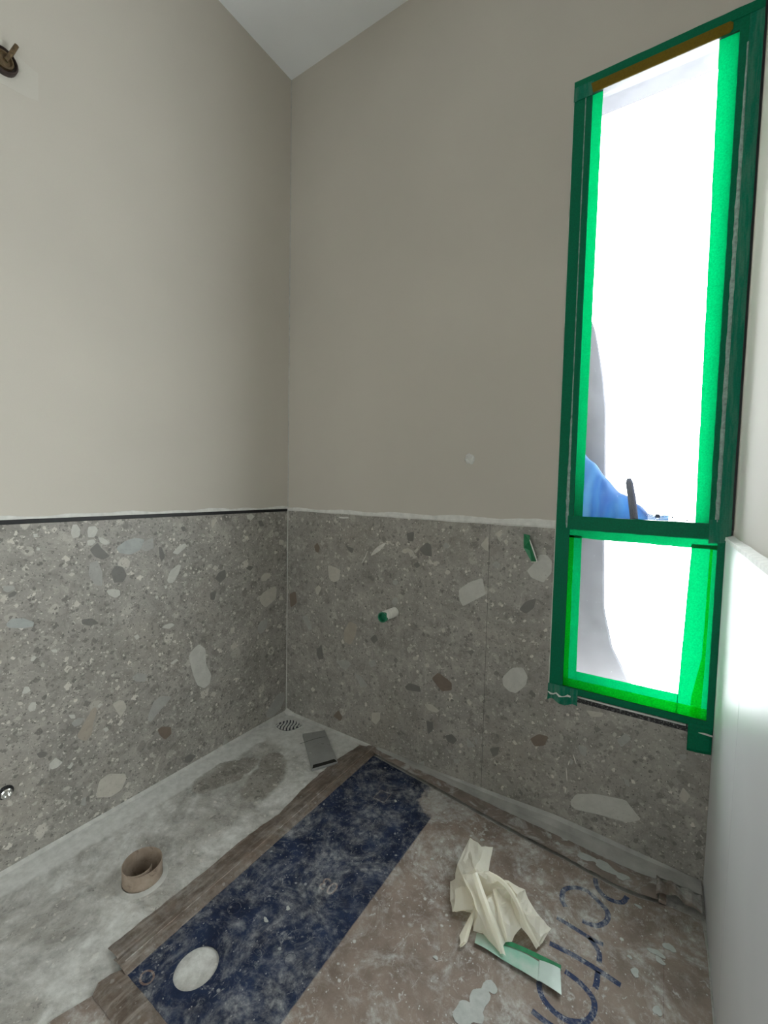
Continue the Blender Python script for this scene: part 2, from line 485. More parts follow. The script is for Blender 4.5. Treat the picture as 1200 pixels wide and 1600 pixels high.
class B:
    """collects shapes in world metres for ONE mesh"""
    def __init__(s): s.v = []; s.f = []
    def add(s, vs, fs):
        n = len(s.v); s.v += [tuple(x) for x in vs]; s.f += [tuple(i + n for i in f) for f in fs]; return s
    def box(s, x0, x1, y0, y1, z0, z1):
        vs = [(x, y, z) for x in (x0, x1) for y in (y0, y1) for z in (z0, z1)]
        return s.add(vs, [(0, 1, 3, 2), (4, 6, 7, 5), (0, 4, 5, 1), (2, 3, 7, 6), (0, 2, 6, 4), (1, 5, 7, 3)])
    def prism(s, pts, d):
        """planar 3-D polygon extruded by vector d"""
        n = len(pts); q = [tuple(Vector(p) + Vector(d)) for p in pts]
        return s.add(list(pts) + q, [tuple(range(n)), tuple(range(2 * n - 1, n - 1, -1))] + [(i, (i + 1) % n, (i + 1) % n + n, i + n) for i in range(n)])
    def tube(s, pts, rads, n=12, caps=True):
        rings = []
        P = [Vector(p) for p in pts]
        ref = None
        for i, p in enumerate(P):
            t = (P[min(i + 1, len(P) - 1)] - P[max(i - 1, 0)]).normalized()
            if ref is None:
                ref = t.orthogonal().normalized()
            a = (ref - t * ref.dot(t)).normalized(); b = t.cross(a); ref = a
            r = rads[i] if isinstance(rads, (list, tuple)) else rads
            rings.append([tuple(p + r * (math.cos(2 * math.pi * j / n) * a + math.sin(2 * math.pi * j / n) * b)) for j in range(n)])
        base = len(s.v)
        for r in rings: s.v += r
        for i in range(len(P) - 1):
            for j in range(n):
                s.f.append((base + i * n + j, base + i * n + (j + 1) % n, base + (i + 1) * n + (j + 1) % n, base + (i + 1) * n + j))
        if caps:
            s.f.append(tuple(base + j for j in range(n))[::-1]); s.f.append(tuple(base + (len(P) - 1) * n + j for j in range(n)))
        return s
    def lathe(s, c, axis, prof, n=32):
        """profile [(r, h)] turned about an axis through c"""
        ax = Vector(axis).normalized(); a = ax.orthogonal().normalized(); b = ax.cross(a); c = Vector(c)
        base = len(s.v)
        for r, h in prof:
            s.v += [tuple(c + ax * h + r * (math.cos(2 * math.pi * j / n) * a + math.sin(2 * math.pi * j / n) * b)) for j in range(n)]
        for i in range(len(prof) - 1):
            for j in range(n):
                s.f.append((base + i * n + j, base + i * n + (j + 1) % n, base + (i + 1) * n + (j + 1) % n, base + (i + 1) * n + j))
        return s
    def grid(s, fn, nu, nv):
        base = len(s.v)
        for i in range(nu + 1):
            for j in range(nv + 1):
                s.v.append(tuple(fn(i / nu, j / nv)))
        for i in range(nu):
            for j in range(nv):
                a = base + i * (nv + 1) + j
                s.f.append((a, a + 1, a + nv + 2, a + nv + 1))
        return s
    def obj(s, name, mat, parent=None, origin=None, smooth=False, bevel=0.0, solid=0.0):
        o = mesh_obj(name, s.v, s.f, mat, parent, origin, smooth)
        if solid:
            md = o.modifiers.new('thickness', 'SOLIDIFY'); md.thickness = solid; md.offset = 0
        if bevel:
            md = o.modifiers.new('bevel', 'BEVEL'); md.width = bevel; md.segments = 2; md.limit_method = 'ANGLE'
        return o
def smooth_path(pts, n=6):
    P = [Vector(p) for p in pts]; out = []
    for i in range(len(P) - 1):
        p0 = P[max(i - 1, 0)]; p1 = P[i]; p2 = P[i + 1]; p3 = P[min(i + 2, len(P) - 1)]
        for j in range(n):
            t = j / n
            out.append(.5 * ((2 * p1) + (p2 - p0) * t + (2 * p0 - 5 * p1 + 4 * p2 - p3) * t * t + (3 * p1 - p0 - 3 * p2 + p3) * t ** 3))
    out.append(P[-1]); return out
def ribbon(pts, width, z, th=.0002, n=6):
    """flat printed stroke along a path on the floor"""
    C = smooth_path([Vector((x, y, 0)) for x, y in pts], n); b = B(); L = []; R = []
    for i, p in enumerate(C):
        t = (C[min(i + 1, len(C) - 1)] - C[max(i - 1, 0)]).normalized(); nn = Vector((-t.y, t.x, 0)) * width / 2
        L.append((p.x + nn.x, p.y + nn.y, z)); R.append((p.x - nn.x, p.y - nn.y, z))
    m = len(C)
    b.add(L + R, [(i, i + 1, m + i + 1, m + i) for i in range(m - 1)])
    return b
def blob(cx, cy, r, z, sx=1.0, sy=1.0, th=.0006, n=14, seed=0):
    rr = random.Random(seed); n = 22; ph = rr.uniform(0, 6)
    pts = []
    for i in range(n):
        a = 2 * math.pi * i / n; q = r * (1 + .22 * math.sin(2 * a + ph) + .14 * math.sin(3 * a + 2.3 * ph) + .06 * rr.uniform(-1, 1))
        pts.append((cx + sx * q * math.cos(a), cy + sy * q * math.sin(a), z))
    return B().prism(pts, (0, 0, th))

# pebble outlines in wall coordinates
CHIPS_L = '''
p -0.824,0.896 -0.813,0.897 -0.805,0.882 -0.807,0.862 -0.823,0.857 -0.828,0.873
p -0.784,0.888 -0.766,0.889 -0.759,0.877 -0.768,0.857 -0.785,0.857 -0.787,0.874
p -0.788,0.848 -0.771,0.851 -0.766,0.842 -0.777,0.832 -0.787,0.836
p -0.759,0.855 -0.747,0.854 -0.727,0.836 -0.739,0.831 -0.753,0.839
d -0.782,0.821 -0.761,0.84 -0.751,0.823 -0.727,0.796 -0.748,0.787 -0.769,0.799
w -0.709,0.819 -0.683,0.838 -0.652,0.845 -0.624,0.837 -0.638,0.805 -0.668,0.793 -0.702,0.803
g -0.626,0.831 -0.597,0.841 -0.595,0.807 -0.62,0.797 -0.636,0.807
d -0.726,0.747 -0.713,0.765 -0.691,0.758 -0.68,0.73 -0.692,0.71 -0.717,0.714
p -0.739,0.693 -0.725,0.696 -0.701,0.688 -0.7,0.672 -0.714,0.666 -0.732,0.678
g -0.782,0.782 -0.762,0.787 -0.749,0.751 -0.75,0.709 -0.77,0.716 -0.786,0.749
d -0.97,0.727 -0.957,0.734 -0.951,0.728 -0.957,0.72 -0.968,0.718
g -0.978,0.75 -0.959,0.748 -0.954,0.739 -0.97,0.732 -0.979,0.739
w -0.975,0.652 -0.964,0.663 -0.94,0.659 -0.917,0.643 -0.919,0.631 -0.941,0.632 -0.972,0.642
p -0.661,0.533 -0.649,0.536 -0.643,0.524 -0.653,0.518
p -0.914,0.878 -0.906,0.877 -0.904,0.869 -0.913,0.868
p -0.908,0.842 -0.9,0.839 -0.901,0.832 -0.907,0.833
p -0.882,0.557 -0.867,0.554 -0.867,0.544 -0.876,0.547
d -0.805,0.622 -0.778,0.619 -0.76,0.599 -0.785,0.598 -0.805,0.609
p -0.224,0.898 -0.202,0.906 -0.183,0.891 -0.199,0.878 -0.218,0.882
c -0.383,0.89 -0.355,0.887 -0.38,0.853
d -0.578,0.809 -0.568,0.806 -0.557,0.773 -0.57,0.757 -0.576,0.775
p -0.532,0.783 -0.507,0.806 -0.483,0.811 -0.481,0.799 -0.512,0.775
p -0.551,0.694 -0.54,0.723 -0.514,0.739 -0.5,0.737 -0.512,0.705 -0.531,0.68 -0.547,0.683
c -0.148,0.64 -0.131,0.651 -0.1,0.648 -0.096,0.634 -0.124,0.617 -0.148,0.621
c -0.158,0.553 -0.134,0.573 -0.071,0.587 -0.062,0.567 -0.067,0.529 -0.123,0.504 -0.147,0.524
c -0.054,0.524 -0.035,0.542 -0.019,0.514
c -0.051,0.786 -0.024,0.78 -0.024,0.761 -0.052,0.763
p -0.571,0.536 -0.559,0.543 -0.536,0.543 -0.525,0.534 -0.545,0.525
g -0.167,0.421 -0.154,0.45 -0.112,0.456 -0.116,0.418 -0.15,0.395
c -0.299,0.464 -0.278,0.461 -0.281,0.444 -0.296,0.44
c -0.299,0.391 -0.278,0.405 -0.267,0.381 -0.293,0.375
d -0.367,0.668 -0.35,0.689 -0.322,0.695 -0.319,0.665 -0.345,0.647
d -0.226,0.686 -0.207,0.694 -0.188,0.686 -0.204,0.672
p -0.561,0.674 -0.553,0.677 -0.55,0.668 -0.557,0.664
p -0.592,0.646 -0.584,0.648 -0.581,0.639 -0.588,0.637
d -0.502,0.868 -0.488,0.871 -0.481,0.857 -0.493,0.852
d -0.166,0.872 -0.146,0.873 -0.133,0.849 -0.156,0.848
d -0.388,0.619 -0.361,0.621 -0.369,0.587 -0.386,0.592
c -0.727,0.34 -0.708,0.344 -0.694,0.337 -0.685,0.31 -0.704,0.287 -0.715,0.311
t -0.823,0.285 -0.807,0.312 -0.782,0.349 -0.774,0.35 -0.77,0.34 -0.781,0.3 -0.785,0.271 -0.801,0.259 -0.817,0.273
g -0.837,0.33 -0.819,0.337 -0.803,0.329 -0.813,0.315 -0.829,0.315
p -0.947,0.459 -0.941,0.476 -0.932,0.473 -0.928,0.46 -0.937,0.456
p -0.934,0.419 -0.927,0.428 -0.917,0.424 -0.918,0.406 -0.93,0.403 -0.934,0.41
p -0.891,0.238 -0.876,0.249 -0.859,0.226 -0.872,0.218 -0.885,0.219 -0.891,0.229
d -0.919,0.282 -0.906,0.283 -0.894,0.272 -0.9,0.263 -0.913,0.267
p -0.849,0.204 -0.837,0.215 -0.833,0.206 -0.841,0.197
c -0.778,0.073 -0.767,0.119 -0.74,0.126 -0.692,0.099 -0.69,0.079 -0.704,0.053 -0.737,0.049
p -0.754,0.274 -0.743,0.275 -0.738,0.264 -0.747,0.26
p -0.926,0.547 -0.918,0.552 -0.913,0.546 -0.92,0.538 -0.926,0.54
g -0.668,0.403 -0.649,0.41 -0.62,0.394 -0.625,0.372 -0.657,0.384
p -0.769,0.351 -0.76,0.357 -0.755,0.351 -0.764,0.343
g -0.817,0.074 -0.813,0.091 -0.803,0.092 -0.804,0.064
p -0.843,0.356 -0.827,0.351 -0.826,0.339 -0.837,0.343
d -0.869,0.274 -0.861,0.281 -0.856,0.275 -0.863,0.266
p -0.475,0.407 -0.456,0.429 -0.433,0.44 -0.407,0.414 -0.405,0.355 -0.383,0.309 -0.389,0.277 -0.413,0.268 -0.441,0.29 -0.456,0.331 -0.466,0.371
g -0.12,0.041 -0.095,0.065 -0.052,0.104 -0.013,0.095 -0.009,0.064 -0.036,0.028 -0.088,0.006 -0.113,0.024
b -0.588,0.192 -0.573,0.198 -0.541,0.181 -0.539,0.155 -0.562,0.146 -0.579,0.168
c -0.296,0.385 -0.275,0.403 -0.267,0.379 -0.29,0.373
p -0.542,0.406 -0.519,0.414 -0.512,0.405 -0.537,0.398
d -0.492,0.046 -0.473,0.049 -0.445,0.03 -0.468,0.016 -0.49,0.026
g -0.617,0.259 -0.6,0.296 -0.578,0.304 -0.538,0.288 -0.556,0.269 -0.583,0.253 -0.609,0.23 -0.62,0.239
g -0.336,0.014 -0.322,0.033 -0.31,0.017 -0.325,-0.004
'''
CHIPS_B = '''
c 0.232,0.694 0.269,0.691 0.301,0.681 0.294,0.641 0.267,0.627 0.24,0.639
c 0.165,0.586 0.184,0.605 0.199,0.593 0.182,0.561 0.171,0.564
b 0.157,0.767 0.174,0.782 0.189,0.762 0.179,0.739 0.161,0.748
d 0.324,0.785 0.337,0.781 0.366,0.776 0.357,0.755 0.337,0.766
d 0.603,0.855 0.635,0.862 0.633,0.827 0.609,0.827
d 0.657,0.801 0.687,0.829 0.705,0.819 0.709,0.779 0.676,0.782
c 0.586,0.792 0.612,0.802 0.626,0.794 0.602,0.78 0.589,0.781
c 0.637,0.792 0.649,0.805 0.655,0.799 0.642,0.784
g 0.55,0.671 0.564,0.68 0.574,0.669 0.564,0.656 0.551,0.659
t 0.321,0.433 0.349,0.48 0.388,0.475 0.382,0.432 0.358,0.385 0.325,0.394
g 0.091,0.451 0.121,0.468 0.151,0.409 0.133,0.397
b 0.013,0.54 0.052,0.558 0.06,0.508 0.022,0.479
d 0.451,0.431 0.474,0.454 0.49,0.434 0.469,0.415
g 0.544,0.592 0.563,0.615 0.577,0.603 0.561,0.576
d 0.635,0.743 0.653,0.755 0.664,0.742 0.649,0.731
d 0.175,0.328 0.203,0.346 0.214,0.315 0.189,0.299
p 0.813,0.678 0.85,0.708 0.895,0.729 0.904,0.692 0.91,0.677 0.861,0.644 0.83,0.623 0.817,0.643
p 1.037,0.77 1.054,0.791 1.074,0.824 1.094,0.826 1.11,0.808 1.11,0.772 1.097,0.754 1.088,0.74 1.052,0.75
c 0.885,0.837 0.91,0.87 0.912,0.817 0.899,0.823
c 0.931,0.876 0.948,0.89 0.958,0.879 0.945,0.865
c 0.96,0.857 0.969,0.863 0.977,0.855 0.968,0.845
g 0.925,0.776 0.94,0.791 0.954,0.781 0.945,0.765
g 0.75,0.821 0.76,0.836 0.776,0.823 0.761,0.812
d 1.018,0.645 1.037,0.673 1.069,0.689 1.063,0.657 1.039,0.634
c 0.949,0.652 0.956,0.659 0.964,0.653 0.957,0.646
c 0.752,0.528 0.763,0.537 0.77,0.524 0.759,0.517
g 0.278,0.303 0.344,0.319 0.362,0.309 0.332,0.274
g 0.375,0.278 0.413,0.27 0.447,0.242 0.414,0.226
g 0.445,0.34 0.477,0.354 0.485,0.333 0.457,0.319
b 0.72,0.344 0.746,0.373 0.798,0.35 0.799,0.323 0.761,0.309
d 0.612,0.284 0.63,0.304 0.673,0.303 0.68,0.283 0.623,0.274
c 0.695,0.243 0.722,0.251 0.756,0.237 0.743,0.225 0.71,0.226
c 0.466,0.141 0.505,0.153 0.506,0.126 0.487,0.098 0.466,0.107
b 0.273,0.067 0.3,0.1 0.323,0.075 0.31,0.056
d 0.779,0.154 0.804,0.169 0.825,0.155 0.812,0.135 0.789,0.136
d 0.704,0.186 0.731,0.185 0.732,0.161 0.712,0.135
g 0.858,0.178 0.892,0.154 0.862,0.141
g 0.882,0.184 0.897,0.186 0.895,0.161
c 0.853,0.302 0.862,0.311 0.875,0.3 0.866,0.288
c 0.694,0.391 0.708,0.397 0.712,0.383 0.697,0.379
c 0.641,0.403 0.666,0.411 0.663,0.398 0.645,0.393
g 0.677,0.02 0.701,0.033 0.702,0.017 0.685,0.005
g 0.813,0.084 0.832,0.088 0.833,0.076 0.817,0.068
d 0.175,0.312 0.203,0.355 0.218,0.296 0.19,0.286
p 0.973,0.414 1.003,0.454 1.037,0.463 1.053,0.438 1.048,0.409 1.019,0.375 0.997,0.375 0.977,0.389
p 1.192,0.093 1.207,0.121 1.259,0.143 1.334,0.157 1.349,0.141 1.374,0.117 1.342,0.094 1.262,0.084 1.209,0.073 1.195,0.079
c 1.222,0.382 1.269,0.388 1.264,0.375 1.236,0.366
b 1.067,0.242 1.093,0.267 1.122,0.268 1.112,0.236 1.083,0.223
d 0.939,0.165 0.972,0.183 0.969,0.156 0.953,0.14
g 1.304,0.318 1.325,0.348 1.34,0.336 1.317,0.303
g 1.449,0.331 1.466,0.337 1.465,0.323 1.454,0.319
c 1.455,0.219 1.462,0.247 1.48,0.23 1.468,0.204
g 1.326,0.217 1.338,0.216 1.342,0.198 1.332,0.199
g 1.186,0.223 1.195,0.22 1.192,0.205 1.184,0.207
g 1.206,0.272 1.23,0.272 1.228,0.244 1.212,0.247
'''
GV = {'a':(0.977,-0.256,0.05), 'b':(1.021,-0.279,0.062), 'c':(1.044,-0.261,0.058), 'd':(1.064,-0.346,0.066), 'e':(1.037,-0.376,0.08), 'f':(1.01,-0.389,0.06), 'g':(0.981,-0.35,0.046), 'h':(0.997,-0.301,0.052), 'i':(1.023,-0.387,0.042), 'j':(1.003,-0.395,0.03), 'k':(0.985,-0.372,0.024), 'l':(0.975,-0.378,0.016), 'm':(0.996,-0.399,0.022), 'n':(1.043,-0.414,0.036), 'o':(1.04,-0.417,0.026), 'p':(1.015,-0.435,0.02), 'q':(1.01,-0.443,0.01), 'r':(0.995,-0.421,0.01), 's':(1.056,-0.425,0.028), 't':(1.053,-0.427,0.016), 'u':(1.035,-0.432,0.018), 'v':(1.043,-0.378,0.074), 'w':(1.082,-0.416,0.056), 'x':(1.136,-0.454,0.012), 'y':(1.131,-0.467,0.008), 'z':(1.113,-0.461,0.014), 'A':(1.073,-0.443,0.046), 'B':(1.045,-0.421,0.06), 'C':(1.069,-0.362,0.076), 'D':(1.115,-0.353,0.072), 'E':(1.14,-0.37,0.068), 'F':(1.116,-0.357,0.058), 'G':(1.089,-0.366,0.05), 'H':(1.073,-0.388,0.038), 'I':(1.06,-0.381,0.05), 'J':(1.148,-0.385,0.054), 'K':(1.161,-0.406,0.03), 'L':(1.148,-0.432,0.012), 'M':(1.138,-0.44,0.01), 'N':(1.117,-0.419,0.032), 'O':(1.105,-0.402,0.044), 'P':(1.15,-0.336,0.056), 'Q':(1.16,-0.346,0.046), 'R':(1.193,-0.362,0.034), 'S':(1.218,-0.362,0.022), 'T':(1.2,-0.411,0.008), 'U':(1.165,-0.39,0.048), 'W':(1.059,-0.421,0.04), 'X':(1.067,-0.491,0.012), 'Y':(1.057,-0.505,0.008), 'Z':(1.047,-0.486,0.012), 'aa':(1.09,-0.451,0.01), 'ab':(1.068,-0.458,0.01), 'ac':(1.125,-0.36,0.034), 'ad':(1.127,-0.387,0.03), 'ae':(1.081,-0.374,0.066), 'af':(1.098,-0.363,0.074), 'ag':(1.201,-0.394,0.02)}
HEMS = {'right':[((1.07, -0.363, 0.082),(1.07, -0.374, 0.08)), ((1.102, -0.363, 0.08),(1.101, -0.375, 0.078)), ((1.134, -0.378, 0.076),(1.126, -0.385, 0.074)), ((1.157, -0.392, 0.062),(1.15, -0.398, 0.06)), ((1.174, -0.398, 0.04),(1.166, -0.407, 0.038)), ((1.204, -0.407, 0.012),(1.198, -0.417, 0.01))], 'front':[((1.047, -0.383, 0.082),(1.039, -0.393, 0.08)), ((1.071, -0.404, 0.068),(1.062, -0.417, 0.066)), ((1.102, -0.432, 0.05),(1.091, -0.442, 0.048)), ((1.127, -0.447, 0.026),(1.118, -0.458, 0.024)), ((1.147, -0.468, 0.01),(1.135, -0.471, 0.01))], 'middle':[((1.094, -0.376, 0.058),(1.086, -0.382, 0.058)), ((1.111, -0.405, 0.05),(1.106, -0.41, 0.048)), ((1.128, -0.422, 0.034),(1.122, -0.428, 0.032)), ((1.143, -0.437, 0.014),(1.138, -0.442, 0.012))], 'left':[((1.03, -0.396, 0.046),(1.001, -0.408, 0.034)), ((1.045, -0.415, 0.038),(1.011, -0.429, 0.026)), ((1.058, -0.428, 0.03),(1.012, -0.447, 0.014))], 'leg':[((1.066, -0.424, 0.04),(1.059, -0.427, 0.038)), ((1.065, -0.454, 0.024),(1.053, -0.459, 0.022)), ((1.067, -0.487, 0.012),(1.055, -0.507, 0.01))]}

# ================================================================== THE ROOM
def structure(o, label, cat):
    return tag(o, label, cat, 'structure')

# floor slab with the round soil-pipe opening
HX, HY, HR = .305, -.800, .0435
b = B()
NR = 32
sq = .08
inner = []; outer = []
for i in range(NR):
    a = 2 * math.pi * (i + .5) / NR
    c, s_ = math.cos(a), math.sin(a)
    inner.append((HX + HR * c, HY + HR * s_, 0))
    q = sq / max(abs(c), abs(s_))
    outer.append((HX + q * c, HY + q * s_, 0))
x0, x1, y0, y1 = HX - sq, HX + sq, HY - sq, HY + sq
# ring round the opening, corners filled from an octagon-like square outline
b.add(inner + outer, [(i, (i + 1) % NR, (i + 1) % NR + NR, i + NR) for i in range(NR)])
for cx, cy in ((x0, y0), (x1, y0), (x0, y1), (x1, y1)):
    near = sorted(outer, key=lambda p: (p[0] - cx) ** 2 + (p[1] - cy) ** 2)[:2]
    b.add([(cx, cy, 0), near[0], near[1]], [(0, 1, 2)])
b.add([(-.05, REAR, 0), (WP, REAR, 0), (WP, y0, 0), (-.05, y0, 0)], [(0, 1, 2, 3)])
b.add([(-.05, y1, 0), (WP, y1, 0), (WP, .05, 0), (-.05, .05, 0)], [(0, 1, 2, 3)])
b.add([(-.05, y0, 0), (x0, y0, 0), (x0, y1, 0), (-.05, y1, 0)], [(0, 1, 2, 3)])
b.add([(x1, y0, 0), (WP, y0, 0), (WP, y1, 0), (x1, y1, 0)], [(0, 1, 2, 3)])
floor = structure(b.obj('floor', M['floor'], origin=(.75, -1.5, 0)), 'pale dusty stone floor of the small room', 'floor')
B().lathe((HX, HY, -.25), (0, 0, 1), [(.0005, 0), (HR, 0), (HR, .25)], 32).obj('drain_pipe', M['dark_hole'], floor)
# pale grout run along the foot of the left wall and into the corner
b = B(); n = 40
rr = random.Random(3)
vs = []
for i in range(n + 1):
    y = -.002 - 1.30 * i / n
    w = .006 + .003 * rr.random() + .02 * max(0, 1 - i / 3)
    vs += [(0, y, .010), (w, y, .0006), (0, y, 0)]
b.add(vs, [(3 * i, 3 * i + 1, 3 * i + 4, 3 * i + 3) for i in range(n)])
b.obj('grout_fillet', M['fillet'], floor)
b = B(); vs = []
for i in range(n + 1):
    x = .002 + .50 * i / n
    w = .007 + .003 * rr.random() + .02 * max(0, 1 - i / 4)
    vs += [(x, 0, .010 + .01 * max(0, 1 - i / 4)), (x, -w, .0006), (x, 0, 0)]
b.add(vs, [(3 * i, 3 * i + 1, 3 * i + 4, 3 * i + 3) for i in range(n)])
b.obj('grout_fillet', M['fillet'], floor)

ceil = structure(B().box(-.1, 1.65, REAR - .1, .05, H, H + .1).obj('ceiling', M['ceiling']), 'plain white painted ceiling', 'ceiling')

# left wall
b = B().box(-.12, -.010, REAR - .1, .05, -.12, H).box(-.010, 0, REAR, 0.0, .917, H)
wl = structure(b.obj('wall_left', M['plaster'], origin=(-.06, -1.4, 0)), 'long greige painted wall on the left above stone tiles', 'wall')
tL = [B().box(-.0095, 0, -1.20 + .0008, -.0008, .0, .905).obj('wall_tile', M['stone'], wl),
      B().box(-.0095, 0, REAR, -1.2008, .0, .905).obj('wall_tile', M['stone'], wl)]
tr1 = structure(B().box(-.0095, -.002, REAR, -.001, .9055, .917).obj('trim_1', M['black']), 'black metal trim along the top of the left wall tiles', 'trim')
b = B(); vs = []; n = 50
for i in range(n + 1):
    y = -.001 - 1.5 * i / n
    h = .007 + .004 * math.sin(i * .9) * math.sin(i * .37) + .003 * rr.random()
    vs += [(0, y, .9172), (.0022, y, .9178), (.0012, y, .9178 + h), (0, y, .9185 + h)]
b.add(vs, [(4 * i + j, 4 * i + j + 1, 4 * i + j + 5, 4 * i + j + 4) for i in range(n) for j in range(3)])
b.obj('paint_bead', M['bead'], wl)

# back wall round the window
b = (B().box(-.12, 1.117, .0105, .05, -.12, H).box(0, 1.117, 0, .0105, .914, H)
     .box(1.117, 1.531, .0105, .05, 2.166, H).box(1.117, 1.531, 0, .0105, 2.166, H).box(1.117, 1.531, .0105, .05, -.12, .400))
wb = structure(b.obj('wall_back', M['plaster'], origin=(.7, .07, 0)), 'greige painted wall with the tall window, stone tiles below', 'wall')
tB = [B().box(.0008, .9143, 0, .010, 0, .912).obj('wall_tile', M['stone'], wb),
      B().prism([(.9157, 0, 0), (W, 0, 0), (W, 0, .4005), (1.119, 0, .4005), (1.119, 0, .912), (.9157, 0, .912)], (0, .010, 0)).obj('wall_tile', M['stone'], wb)]
B().box(.9143, .9157, .0006, .010, 0, .912).obj('tile_joint', M['joint'], wb)
# white filler bead between plaster and tiles
b = B(); vs = []; n = 60
for i in range(n + 1):
    x = .002 + 1.113 * i / n
    h0 = .004 + .003 * math.sin(i * .31 + 1) ** 2 + .0015 * rr.random() + .005 * (i / n)
    h1 = .005 + .002 * math.sin(i * .47) + .0015 * rr.random() + .007 * (i / n)
    vs += [(x, 0, .912 - h0 * .5), (x, -.0025, .912), (x, -.002, .912 + h1), (x, 0, .913 + h1 * 1.4)]
b.add(vs, [(4 * i + j, 4 * i + j + 1, 4 * i + j + 5, 4 * i + j + 4) for i in range(n) for j in range(3)])
b.obj('filler_bead', M['bead'], wb)
# grout line up the corner of the room
b = B().tube([(.0008, -.0008, .002), (.0008, -.0008, H - .001)], .0022, 8)
b.obj('corner_bead', M['fillet'], wb)
# corner joint beside the window on the right
B().box(1.5265, 1.5308, -.0008, .05, .93, H - .01).obj('corner_gap', M['black'], wb)

# right wall, with a door opening added behind the camera for fill light
DY0, DY1, DZ1 = -2.10, -1.84, 1.40
b = (B().box(WP, 1.66, DY1, .035, -.12, H).box(WP, 1.66, REAR - .1, DY0, -.12, H).box(WP, 1.66, DY0, DY1, DZ1, H))
wr = structure(b.obj('wall_right', M['plaster'], origin=(1.6, -1.4, 0)), 'brightly lit wall on the right beside the window', 'wall')
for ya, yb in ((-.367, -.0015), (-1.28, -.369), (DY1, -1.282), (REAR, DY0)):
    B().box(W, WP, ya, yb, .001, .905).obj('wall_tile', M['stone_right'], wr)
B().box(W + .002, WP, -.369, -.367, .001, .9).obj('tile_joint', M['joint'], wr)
b = B(); vs = []; n = 40
for i in range(n + 1):
    y = -.0015 - 1.5 * i / n
    j = .002 * rr.random()
    vs += [(W - .0015 - j * .3, y, .905), (W - .001, y, .9125 + j), (WP, y, .9165 + j)]
b.add(vs, [(3 * i + j, 3 * i + j + 1, 3 * i + j + 4, 3 * i + j + 3) for i in range(n) for j in range(2)])
b.obj('filler_cap', M['bead'], wr)

# rear wall; its window and the side door are unseen, added for fill light
RX0, RX1, RZ0, RZ1 = 1.23, 1.36, .05, 1.40
b = (B().box(-.1, RX0, REAR - .1, REAR, -.1, H).box(RX1, 1.6, REAR - .1, REAR, -.1, H)
     .box(RX0, RX1, REAR - .1, REAR, -.1, RZ0).box(RX0, RX1, REAR - .1, REAR, RZ1, H))
structure(b.obj('wall_rear', M['white_wall'], origin=(.7, REAR - .05, 0)), 'white wall behind the photographer', 'wall')
w3 = structure(empty('fill_window', ((RX0 + RX1) / 2, REAR - .05, RZ0)), 'narrow window added behind the photographer for fill light', 'window')
b = B()
for z in (RZ0, RZ1 - .02): b.box(RX0, RX1, REAR - .08, REAR - .03, z, z + .02)
for x in (RX0, RX1 - .02): b.box(x, x + .02, REAR - .08, REAR - .03, RZ0 + .02, RZ1 - .02)
b.obj('window_frame', M['bead'], w3)
B().box(RX0 + .02, RX1 - .02, REAR - .058, REAR - .054, RZ0 + .02, RZ1 - .02).obj('pane', M['glass'], w3)
w2 = structure(empty('fill_door', (1.6, (DY0 + DY1) / 2, 0)), 'narrow glazed door added in the right wall behind the photographer for fill light', 'door')
b = B()
for z in (.002, DZ1 - .03): b.box(1.57, 1.62, DY0, DY1, z, z + .03)
for y in (DY0, DY1 - .03): b.box(1.57, 1.62, y, y + .03, .032, DZ1 - .03)
b.obj('fill_door_frame', M['bead'], w2)
B().box(1.594, 1.598, DY0 + .03, DY1 - .03, .032, DZ1 - .03).obj('pane', M['glass'], w2)

# pebbles in the tiles
def chips(txt, place, pick):
    i = 0
    for ln in txt.strip().split('\n'):
        a = ln.split(); pts = [tuple(map(float, q.split(','))) for q in a[1:]]
        # round the outline a little
        out = []
        n = len(pts)
        for j in range(n):
            p, q = pts[j], pts[(j + 1) % n]
            out.append((p[0] * .88 + q[0] * .12, p[1] * .88 + q[1] * .12))
            out.append((p[0] * .12 + q[0] * .88, p[1] * .12 + q[1] * .88))
        par, lim = pick(out)
        out = [lim(p) for p in out]
        i += 1
        base_ = Vector(place(None)); lift = base_ * (-.012 * i)
        b = B().prism([tuple(Vector(place(p)) + lift) for p in out], base_)
        b.obj('pebble', M['chip_' + a[0]], par)
def placeL(p): return (-.0002, 0, 0) if p is None else (.00025, p[0], p[1])
def placeB(p): return (0, .0002, 0) if p is None else (p[0], -.00025, p[1])
def pickL(o): return tL[0], lambda p: (min(-.002, max(-1.19, p[0])), min(.903, max(.012, p[1])))
def pickB(o):
    if sum(p[0] for p in o) / len(o) < .915:
        return tB[0], lambda p: (min(.913, max(.003, p[0])), min(.905, max(.003, p[1])))
    return tB[1], lambda p: (min(1.513 if p[1] < .39 else 1.116, max(.917, p[0])), min(.905, max(.003, p[1])))
chips(CHIPS_L, placeL, pickL)
chips(CHIPS_B, placeB, pickB)

